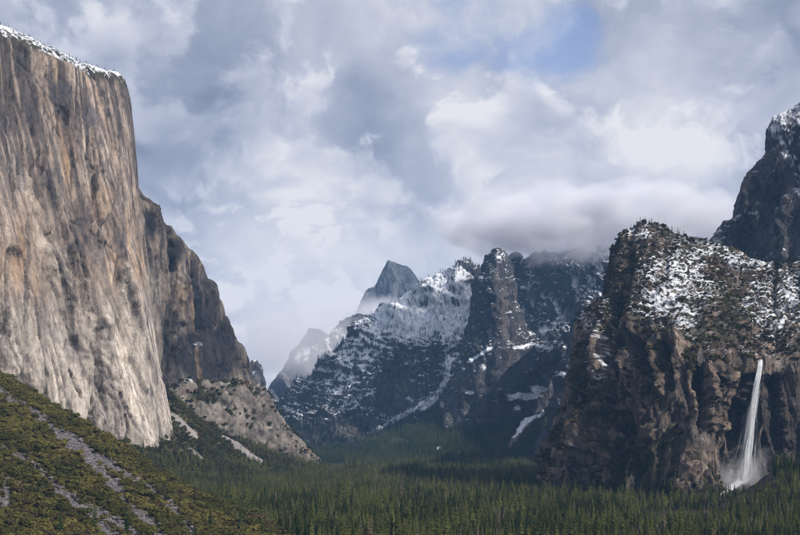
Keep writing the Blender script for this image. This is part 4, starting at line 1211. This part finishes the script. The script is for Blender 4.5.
def scatter_object(name, pos, scale, kind, label, category, seed=0):
    """One mass of plants or stones: points that each carry one copy of a kind."""
    pos = np.asarray(pos, np.float32); n = len(pos)
    r = np.random.default_rng(seed)
    me = bpy.data.meshes.new(name)
    me.vertices.add(n); me.vertices.foreach_set('co', pos.ravel())
    coll = PROTO[kind]
    for nm, ty, val in (('size', 'FLOAT_VECTOR', (np.asarray(scale, np.float32)[:, None] * np.stack([wd := r.uniform(.75, 1.45, n), wd, np.ones(n)], 1)).astype(np.float32)), ('turn', 'FLOAT', r.uniform(0, 6.283, n).astype(np.float32)),
                        ('pick', 'INT', r.integers(0, len(coll.objects), n).astype(np.int32))):
        a = me.attributes.new(nm, ty, 'POINT'); a.data.foreach_set('vector' if ty == 'FLOAT_VECTOR' else 'value', val.ravel())
    ng = bpy.data.node_groups.new(name + '_scatter', 'GeometryNodeTree')
    ng.interface.new_socket('Geometry', in_out='INPUT', socket_type='NodeSocketGeometry')
    ng.interface.new_socket('Geometry', in_out='OUTPUT', socket_type='NodeSocketGeometry')
    gi = ng.nodes.new('NodeGroupInput'); go = ng.nodes.new('NodeGroupOutput')
    ip = ng.nodes.new('GeometryNodeInstanceOnPoints'); ci = ng.nodes.new('GeometryNodeCollectionInfo')
    ci.inputs['Collection'].default_value = coll; ci.inputs['Separate Children'].default_value = True; ci.inputs['Reset Children'].default_value = True
    def attr(nm, ty):
        a = ng.nodes.new('GeometryNodeInputNamedAttribute'); a.data_type = ty; a.inputs['Name'].default_value = nm
        return a.outputs['Attribute']
    cx = ng.nodes.new('ShaderNodeCombineXYZ'); er = ng.nodes.new('FunctionNodeEulerToRotation')
    L = ng.links.new
    L(gi.outputs[0], ip.inputs['Points']); L(ci.outputs[0], ip.inputs['Instance'])
    ip.inputs['Pick Instance'].default_value = True
    L(attr('pick', 'INT'), ip.inputs['Instance Index'])
    L(attr('turn', 'FLOAT'), cx.inputs[2]); L(cx.outputs[0], er.inputs[0]); L(er.outputs[0], ip.inputs['Rotation'])
    L(attr('size', 'FLOAT_VECTOR'), ip.inputs['Scale'])
    L(ip.outputs[0], go.inputs[0])
    o = link(name, me, None, label=label, category=category, kind='stuff')
    o.modifiers.new('scatter', 'NODES').node_group = ng
    return o


def sample(S, weight, n, seed):
    """Points on a surface, picked by area times weight."""
    r = np.random.default_rng(seed)
    p = S.p
    a = np.linalg.norm(np.cross(p[:-1, 1:] - p[:-1, :-1], p[1:, :-1] - p[:-1, :-1]), axis=2) * np.clip(weight[:-1, :-1], 0, 1)
    c = np.cumsum(a.ravel()); k = np.searchsorted(c, r.uniform(0, c[-1], n))
    i, j = np.unravel_index(np.clip(k, 0, a.size - 1), a.shape)
    f = r.uniform(0, 1, (2, n))[..., None]
    return p[i, j] + (p[i + 1, j] - p[i, j]) * f[0] + (p[i, j + 1] - p[i, j]) * f[1]


def proj(P):
    return CX + F * P[:, 0] / P[:, 1], HY - F * P[:, 2] / P[:, 1]


TREE_PARTS = {}


def plant_individual(name, parts, mats, loc, scale, turn, label, category, group, names=('trunk', 'crown'), key=None):
    e = link(name, None, loc=tuple(loc), label=label, category=category, group=group)
    e.rotation_euler = (0, 0, turn); e.scale = (scale[0], scale[0], scale[1])
    if key not in TREE_PARTS:
        TREE_PARTS[key] = [mesh_from(nm, v, f, m) for nm, (v, f), m in zip(names, parts, mats)]
    for nm, me in zip(names, TREE_PARTS[key]):
        o = bpy.data.objects.new(nm, me); COL.objects.link(o); o.parent = e
    return e


def ground_height(S, P, tol=18):
    """Lift points (x, y) onto a surface: nearest survey vertex."""
    q = S.p[::2, ::2].reshape(-1, 3)
    out = np.full(len(P), -1e9, np.float32)
    for a in range(0, len(P), 500):
        d = (P[a:a + 500, None, 0] - q[None, :, 0]) ** 2 + (P[a:a + 500, None, 1] - q[None, :, 1]) ** 2
        k = d.argmin(1); m = d[np.arange(len(k)), k] < tol * tol
        out[a:a + 500] = np.where(m, q[k, 2], -1e9)
    return out


def build_forest():
    r = np.random.default_rng(5)
    # jittered grid over the valley floor inside the view (with a margin), denser near
    pts = []
    for y0, y1, sp in ((1230, 2700, 10.5), (2700, 4000, 11.5), (4000, 5300, 13.0)):
        ys = np.arange(y0, y1, sp)
        xs = np.arange(-1900, 1900, sp)
        gx, gy = np.meshgrid(xs, ys)
        gx = gx + r.uniform(-.55, .55, gx.shape) * sp; gy = gy + r.uniform(-.55, .55, gx.shape) * sp
        keep = np.abs(gx) < 0.305 * gy + 90
        pts.append(np.stack([gx[keep], gy[keep]], 1))
    P2 = np.concatenate(pts)
    px = CX + F * P2[:, 0] / P2[:, 1]
    # not under the hillsides and crags
    Y = P2[:, 1]
    crag = (px > np.interp(Y, [2400, 2600, 2800, 3300], [640, 585, 548, 545])) & (Y > np.interp(px, [540, 580, 620, 660, 700, 740, 780], [2880, 2620, 2500, 2440, 2440, 2540, 2520]))
    crag |= (px > 560) & (Y > 2800)
    crag |= (px > 545) & (Y > 3300)
    left = (px < 345) & (Y > np.interp(px, [0, 160, 250, 300, 345], [2600, 2830, 2930, 3040, 3160])) & (px < 345)
    near = (Y < 2400) & (px < np.interp(Y, [1230, 1400, 1700, 1850, 2100, 2400], [330, 330, 285, 190, 10, -60]))
    hump = (Y > np.interp(px, [600, 640, 700, 800], [2400, 1900, 1620, 1570])) & (Y < 2210) & (px > 640)
    clear = fbm(P2[:, 0] / 150, P2[:, 1] / 150, 0 * Y, 3) < -0.42
    P2 = P2[~(crag | left | near | hump | clear)]
    z = FLOOR + 3 * fbm(P2[:, 0] / 260, P2[:, 1] / 260, 0 * P2[:, 0], 3)
    P = np.column_stack([P2, np.maximum(z, -2.2 - P2[:, 1] * .115)])
    h = (r.normal(21, 6.5, len(P)) + (r.random(len(P)) < .07) * 12 + 13 * fbm(P[:, 0] / 130, P[:, 1] / 130, 0 * P[:, 0] + 3, 3)).clip(9, 42)
    # the slopes that carry forest too
    S = SHEETS['wooded_knoll']; w = (1 - S.tal * .95) * (1 - ((S.px < 772) & (S.v > .62)) * .97)
    Q = sample(S, w, 2600, 3); hq = r.normal(20, 5, len(Q)).clip(7, 30)
    P = np.concatenate([P, Q]); h = np.concatenate([h, hq])
    px, pytop = CX + F * P[:, 0] / P[:, 1], HY - F * (P[:, 2] + h) / P[:, 1]
    pym = HY - F * (P[:, 2] + .45 * h) / P[:, 1]
    size = h / P[:, 1]
    seen = (px > 4) & (px < 796) & (pym < 535)
    order = np.argsort(-(size * seen))[:300]
    chosen = np.zeros(len(P), bool); chosen[order] = True
    for i in order:
        k = int(r.integers(0, len(NEAR_TREES)))
        on_knoll = px[i] > 640 and P[i, 2] > FLOOR + 8
        sl = k in (3, 5)
        kindw = 'slender open crowned conifer' if sl else 'dense pointed green conifer'
        place = 'on the knoll before the waterfall' if on_knoll else ('in the nearest forest ranks beside the brown shrub hillside' if px[i] < 330 else 'in the nearest forest ranks of the middle valley' if px[i] < 520 else 'in the nearest forest ranks below the brown ribbed crag')
        plant_individual('conifer_tree', NEAR_TREES[k], (M['bark'], M['conifer']), P[i], (h[i] * r.uniform(.8, 1.4), h[i]), r.uniform(0, 6.28),
                         f'{kindw} {place}', 'tree', f'{kindw}s {place}', key=('conifer', k))
    near = ~chosen & (P[:, 1] < 2500); far = ~chosen & ~near
    scatter_object('conifer_forest', P[near], h[near], 'conifer', 'dense green conifer forest covering the near valley floor', 'forest', 1)
    scatter_object('distant_forest', P[far], h[far], 'mid_conifer', 'dark conifer forest stretching up the valley floor', 'forest', 2)
    # the wooded slopes further up
    S = SHEETS['wooded_slope']
    w = (1 - S.tal) * (.12 + .88 * sstep(S.py, 425, 475)) * (S.v < .8)
    Q = sample(S, w, 7500, 7)
    scatter_object('slope_forest', Q, r.normal(19, 5, len(Q)).clip(6, 32), 'mid_conifer', 'scattered conifers on the slope under the granite apron', 'forest', 3)
    Q = sample(S, (1 - S.tal) * (S.v < .9), 9000, 8)
    scatter_object('slope_brush', Q, r.normal(11, 3, len(Q)).clip(4, 20), 'green_shrub', 'olive brush between the conifers under the granite apron', 'brush', 4)
    S = SHEETS['forest_apron']
    Q = sample(S, (1 - S.tal) * (S.v < .85), 14000, 9)
    scatter_object('apron_forest', Q, r.normal(24, 6, len(Q)).clip(8, 38), 'far_conifer', 'dark conifers covering the far slope below the spire', 'forest', 5)
    S = SHEETS['snowy_ridge']
    w = (S.nz > .2) * (.18 + .82 * (1 - S.sn)) * (S.v < S.vr[5] + .03) * (S.v > .1)
    Q = sample(S, w * (S.px < 480), 4200, 10)
    scatter_object('ridge_forest', Q, r.normal(22, 6, len(Q)).clip(8, 36), 'alpine', 'sparse dark conifers dotting the snowy ridge', 'forest', 6)
    S = SHEETS['granite_apron']
    Q = sample(S, S.veg * (S.v < .9), 1500, 11)
    scatter_object('apron_brush', Q, r.normal(11, 4, len(Q)).clip(4, 20), 'green_shrub', 'dark bushes on the ledges of the pale granite apron', 'brush', 7)
    S = SHEETS['waterfall_crag']
    pxs, pys = S.px, S.py
    w = S.veg * (S.v < S.vr[7] - .01) * (pxs < 830) * (1 - .75 * S.top) * (pys < 505)
    Q = sample(S, w, 2600, 12)
    scatter_object('crag_brush', Q, r.normal(8, 2.5, len(Q)).clip(3, 15), 'green_shrub', 'green bushes and small trees on the benches of the waterfall crag', 'brush', 8)
    Q = sample(S, S.top * (1 - .8 * S.sn) * (S.v < S.vr[7]) * (pxs < 830), 4200, 13)
    scatter_object('crag_top_brush', Q, r.normal(5, 1.8, len(Q)).clip(2, 9), 'green_shrub', 'low dark brush among the snow on top of the waterfall crag', 'brush', 9)
    Q = sample(S, S.veg * (pys > 455) * (pys < 510) * (pxs < 720), 900, 14)
    scatter_object('crag_foot_trees', Q, r.normal(17, 5, len(Q)).clip(6, 28), 'mid_conifer', 'conifers climbing the foot of the waterfall crag', 'forest', 10)
    S = SHEETS['granite_cliff']
    Q = sample(S, (S.v > S.vr[5] + .004) * (S.v < S.vr[6] + .02), 260, 15)
    scatter_object('rim_brush', Q, r.normal(7, 2.5, len(Q)).clip(2, 13), 'alpine', 'small dark trees along the snowy rim of the tall cliff', 'brush', 11)


def build_near_slope_plants():
    r = np.random.default_rng(8)
    S = SHEETS['shrub_slope']
    w = (1 - S.tal) * (S.v < S.vr[4] + .04)
    P = sample(S, w, 17000, 21)
    h = (r.gamma(4.0, 1.45, len(P)) + 2.5 * fbm(P[:, 0] / 60, P[:, 1] / 60, 0 * P[:, 0], 2)).clip(2.0, 16)
    px, py = proj(P)
    seen = (px > 3) & (px < 330) & (py < 533)
    order = np.argsort(-(h / P[:, 1] * seen))[:280]
    chosen = np.zeros(len(P), bool); chosen[order] = True
    tal = ground_height(S, P[order])
    for i in order:
        k = int(r.integers(0, len(SHRUBS)))
        hi = py[i] < np.interp(px[i], [0, 165], [420, 505])
        lo = py[i] > np.interp(px[i], [0, 25, 50, 70, 110], [448, 462, 482, 500, 535])
        where = 'above the upper scree strip of the near hillside' if hi else 'below the lower scree strip of the near hillside' if lo else 'between the two scree strips of the near hillside' if px[i] < 165 else 'on the foot of the near hillside beside the forest'
        plant_individual('shrub', SHRUBS[k], (M['bark'], M['shrub']), P[i], (h[i] * r.uniform(1.0, 1.3), h[i]), r.uniform(0, 6.28),
                         f'large rounded olive brown shrub {where}', 'shrub', f'large shrubs {where}', names=('stem', 'foliage'), key=('shrub', k))
    scatter_object('hillside_brush', P[~chosen], h[~chosen], 'shrub', 'olive brown brush covering the near hillside', 'brush', 22)
    Q = sample(S, S.tal * (S.v < S.vr[4]), 16000, 23)
    scatter_object('scree', Q, (r.pareto(1.8, len(Q)) * 1.1 + .8).clip(.8, 8.5), 'boulder', 'grey boulders filling the scree strips of the near hillside', 'scree', 24)
    # single conifers on the hillside, read off the photograph
    for (x, y, tall, what) in [(27, 409, 20, 'dark conifer on the crest of the near hillside before the pale cliff foot'), (72, 425, 22, 'tall dark conifer on the hillside crest in front of the pale cliff'),
                               (95, 530, 30, 'dark conifer beside the lower end of the grey scree'), (127, 533, 22, 'small dark conifer in the middle of the scree fan'),
                               (210, 528, 24, 'conifer at the foot of the brown hillside, left of the forest'), (240, 531, 26, 'conifer where the brown hillside meets the forest'),
                               (112, 456, 18, 'short conifer just below the hillside crest beside the scree'), (60, 533, 26, 'dark conifer low on the hillside at the bottom edge')]:
        d = (S.px - x) ** 2 + (S.py - y) ** 2 + 1e3 * (S.v > S.vr[4])
        i = np.unravel_index(d.argmin(), d.shape)
        plant_individual('conifer_tree', NEAR_TREES[0], (M['bark'], M['far_conifer']), S.p[i], (tall * 1.15, tall), x * .7, what, 'tree', None, key=('dark_conifer', 0))


def build_skyline_trees():
    S = SHEETS['waterfall_crag']
    spots = [(631, 11), (634, 14), (637, 16), (640, 17), (643, 15), (646, 17), (649, 14), (652, 16), (655, 12), (658, 13), (661, 10), (664, 9), (671.5, 13), (677, 16), (679.5, 12), (684, 15), (697, 9), (701, 8), (706, 8)]
    row = int(round(S.vr[7] * (S.p.shape[0] - 1))) - 2
    for k, (x, tall) in enumerate(spots):
        j = int(np.abs(S.px[row] - x).argmin())
        lone = {671.5: 'first lone conifer right of the skyline grove on the snowy crag top', 677: 'tallest lone conifer of the skyline on the snowy crag top',
                684: 'last lone conifer to the right on the snowy crag skyline'}.get(x)
        lab = lone or ('small snowy conifer beside the high crag on the skyline' if x > 690 else 'dark conifer in the skyline grove on top of the waterfall crag')
        grp = None if lone else ('skyline trees by the high crag' if x > 690 else 'skyline grove on the crag')
        plant_individual('conifer_tree', FAR_TREES[k % 3], (M['bark'], M['alpine']), S.p[row, j] - np.array([0, 0, 1.0]), (tall * 1.5, tall * 1.25), k * 1.3, lab, 'tree', grp, key=('alpine', k % 3))


build_forest(); build_near_slope_plants(); build_skyline_trees()


# ------------------------------------------------------------------ the waterfall
def water_material():
    m = bpy.data.materials.new('falling_water'); m.use_nodes = True
    m.node_tree.nodes.clear(); N = NT(m.node_tree)
    pos = N.new('ShaderNodeNewGeometry').outputs['Position']
    n = N.noise(N.vmath('MULTIPLY', pos, (1, 1, .12)), .5, 4, .6).outputs[0]
    df = N.new('ShaderNodeBsdfDiffuse'); df.inputs[0].default_value = (.93, .95, .97, 1)
    tl = N.new('ShaderNodeBsdfTranslucent'); tl.inputs[0].default_value = (.93, .95, .97, 1)
    mx = N.new('ShaderNodeMixShader'); mx.inputs[0].default_value = .25
    N.l.new(df.outputs[0], mx.inputs[1]); N.l.new(tl.outputs[0], mx.inputs[2])
    tp = N.new('ShaderNodeBsdfTransparent')
    at = N.new('ShaderNodeAttribute', attribute_name='thickness')
    ms = N.new('ShaderNodeMixShader')
    N.put(ms.inputs[0], N.math('MULTIPLY', at.outputs['Fac'], N.ramp(n, .28, .6, .5, 1)))
    N.l.new(tp.outputs[0], ms.inputs[1]); N.l.new(mx.outputs[0], ms.inputs[2])
    out = N.new('ShaderNodeOutputMaterial'); N.l.new(ms.outputs[0], out.inputs[0])
    return m


def strands(name, path, width, n, seed, lo, hi, thin, mat, parent, depth=8):
    """A sheet of falling water made of many thin tapering threads round a centre line."""
    r = random.Random(seed)
    P = [Vector(pt(*p)) for p in path]
    def at(t):
        f = t * (len(P) - 1); k = min(int(f), len(P) - 2)
        return P[k].lerp(P[k + 1], f - k)
    V, Fc, T = [], [], []
    for _ in range(n):
        t0 = max(0, r.uniform(-.15, .9)); t1 = min(1, t0 + r.uniform(lo, hi))
        off = r.gauss(0, .42); dep = r.uniform(-depth, depth); w = r.uniform(.7, 2.2)
        a = r.uniform(thin * .5, thin)
        seg = 8
        for k in range(seg + 1):
            t = t0 + (t1 - t0) * k / seg
            c = at(t); sp = width[0] + (width[1] - width[0]) * t
            c = c + Vector((off * sp + .35 * math.sin(t * 17 + dep), dep * (0.2 + t), 0))
            ww = w * (math.sin(math.pi * (k + .35) / (seg + .7))) * (.6 + .8 * t)
            i = len(V)
            V += [c + Vector((-ww, 0, 0)), c + Vector((0, -ww * .5, 0)), c + Vector((ww, 0, 0))]
            fade = math.sin(math.pi * (k + .3) / (seg + .6))
            T += [0.0, a * fade, 0.0]
            if k:
                Fc += [(i - 3, i - 2, i + 1, i), (i - 2, i - 1, i + 2, i + 1)]
    me = mesh_from(name, V, Fc, mat)
    at_ = me.attributes.new('thickness', 'FLOAT', 'POINT'); at_.data.foreach_set('value', np.array(T, np.float32))
    return link(name, me, None, parent=parent)


def cloud_material(name, density, noise_scale, contrast, cut, stretch=(1, 1, 1), colour=(.97, .97, 1.0), aniso=0.0, detail=4, power=1.0):
    """A soft-edged body of cloud or mist: density falls from the middle of the object to nothing at its rim."""
    m = bpy.data.materials.new(name); m.use_nodes = True
    m.node_tree.nodes.clear(); N = NT(m.node_tree)
    ob = N.new('ShaderNodeTexCoord').outputs['Object']
    r2 = N.vmath('DOT_PRODUCT', ob, ob)
    pos = N.vmath('MULTIPLY', N.new('ShaderNodeNewGeometry').outputs['Position'], stretch)
    n = N.noise(pos, noise_scale, detail, .58).outputs[0]
    f = N.math('SUBTRACT', 1.0, r2, clamp=True)
    dn = N.math('ADD', f, N.math('MULTIPLY', N.math('SUBTRACT', n, .5), contrast))
    dn = N.math('SUBTRACT', dn, cut, clamp=True)
    dn = N.math('MULTIPLY', dn, N.ramp(f, 0.0, 0.25))
    dn = N.math('MULTIPLY', dn, density)
    vol = N.new('ShaderNodeVolumePrincipled')
    vol.inputs['Color'].default_value = (*colour, 1); vol.inputs['Anisotropy'].default_value = aniso
    N.put(vol.inputs['Density'], dn)
    out = N.new('ShaderNodeOutputMaterial'); N.l.new(vol.outputs[0], out.inputs['Volume'])
    return m


def puff_mesh(name, mat):
    import bmesh
    bm = bmesh.new(); bmesh.ops.create_icosphere(bm, subdivisions=3, radius=1.0)
    me = bpy.data.meshes.new(name); bm.to_mesh(me); bm.free()
    me.materials.append(mat)
    return me


def build_waterfall():
    e = link('waterfall', None, loc=(0, 0, 0), label='tall white waterfall plunging down the dark recess of the brown crag', category='waterfall')
    wm = water_material()
    Yf = 2478
    main = [(761.5, 359.5, Yf + 20), (760, 366, Yf + 8), (757.5, 380, Yf), (754.5, 398, Yf), (751.5, 418, Yf), (748.8, 438, Yf), (746.5, 456, Yf), (744.5, 470, Yf), (741.5, 482, Yf)]
    strands('water_core', main, (1.6, 3.6), 800, 7, .15, .5, 2.2, wm, e, 3)
    strands('water_column', main, (3.2, 8.5), 700, 1, .10, .4, .8, wm, e)
    strands('falling_plume', main[3:], (9.0, 26.0), 300, 2, .15, .5, .16, wm, e, 12)
    low = [(744, 476, Yf), (740, 482, Yf - 8), (734, 486, Yf - 20), (727, 491, Yf - 35), (720, 498, Yf - 60), (711, 507, Yf - 80)]
    strands('lower_cascade', low, (13, 6), 420, 3, .2, .5, .75, wm, e, 6)
    sp = link('spray_mist', puff_mesh('spray_mist', cloud_material('spray', .02, .03, 3.0, .45, (1, 1, .6))), None, label='faint white mist drifting at the foot of the waterfall', category='mist', kind='stuff')
    sp.location = pt(738, 476, Yf - 10); sp.scale = (95, 40, 52); sp.rotation_euler = (0, math.radians(-25), 0)


build_waterfall()


# ------------------------------------------------------------------ low cloud and haze
def build_clouds():
    def cloud(px, py, Y, rx, ry, rz, mat, label):
        o = link('low_cloud', puff_mesh('low_cloud', mat), None, label=label, category='cloud', kind='stuff')
        o.location = pt(px, py, Y); o.scale = (rx, ry, rz)
        return o
    cap = cloud_material('cap_cloud', .0125, .0046, 3.8, .26, (1, 1, 1.5), detail=7)
    cloud(572, 224, 6150, 620, 340, 225, cap, 'main body of the grey white cloud bank swallowing the top of the dark mountain wall')
    cloud(505, 222, 6350, 430, 300, 140, cap, 'ragged end of the cloud bank trailing behind the rock spire')
    cloud(650, 212, 6050, 460, 300, 170, cap, 'end of the cloud bank drifting behind the snowy crag top')
    thin = cloud_material('thin_cloud', .0040, .0034, 2.6, .25, (1, 1, 1.3), detail=5)
    cloud(380, 324, 10300, 680, 700, 250, thin, 'thin cloud bank wrapped round the foot of the half dome')
    cloud(300, 345, 8300, 620, 600, 300, cloud_material('valley_cloud', .0022, .0034, 2.0, .22, (1, 1, 1.2), detail=4), 'pale mist filling the gap between the cliffs and the far domes')


def build_haze():
    import bmesh
    bm = bmesh.new(); bmesh.ops.create_cube(bm, size=1.0)
    me = bpy.data.meshes.new('haze'); bm.to_mesh(me); bm.free()
    m = bpy.data.materials.new('haze'); m.use_nodes = True; m.node_tree.nodes.clear(); N = NT(m.node_tree)
    v = N.new('ShaderNodeVolumePrincipled'); v.inputs['Density'].default_value = 2.2e-5
    v.inputs['Color'].default_value = (.30, .57, 1.0, 1); v.inputs['Anisotropy'].default_value = 0.0
    out = N.new('ShaderNodeOutputMaterial'); N.l.new(v.outputs[0], out.inputs['Volume'])
    me.materials.append(m)
    o = link('haze', me, None, label='thin blue haze filling the air of the whole valley', category='haze', kind='stuff')
    z0, z1 = -160.0, 1700.0
    o.location = (0, 6000, (z0 + z1) / 2); o.scale = (20400, 18400, z1 - z0)


build_clouds(); build_haze()
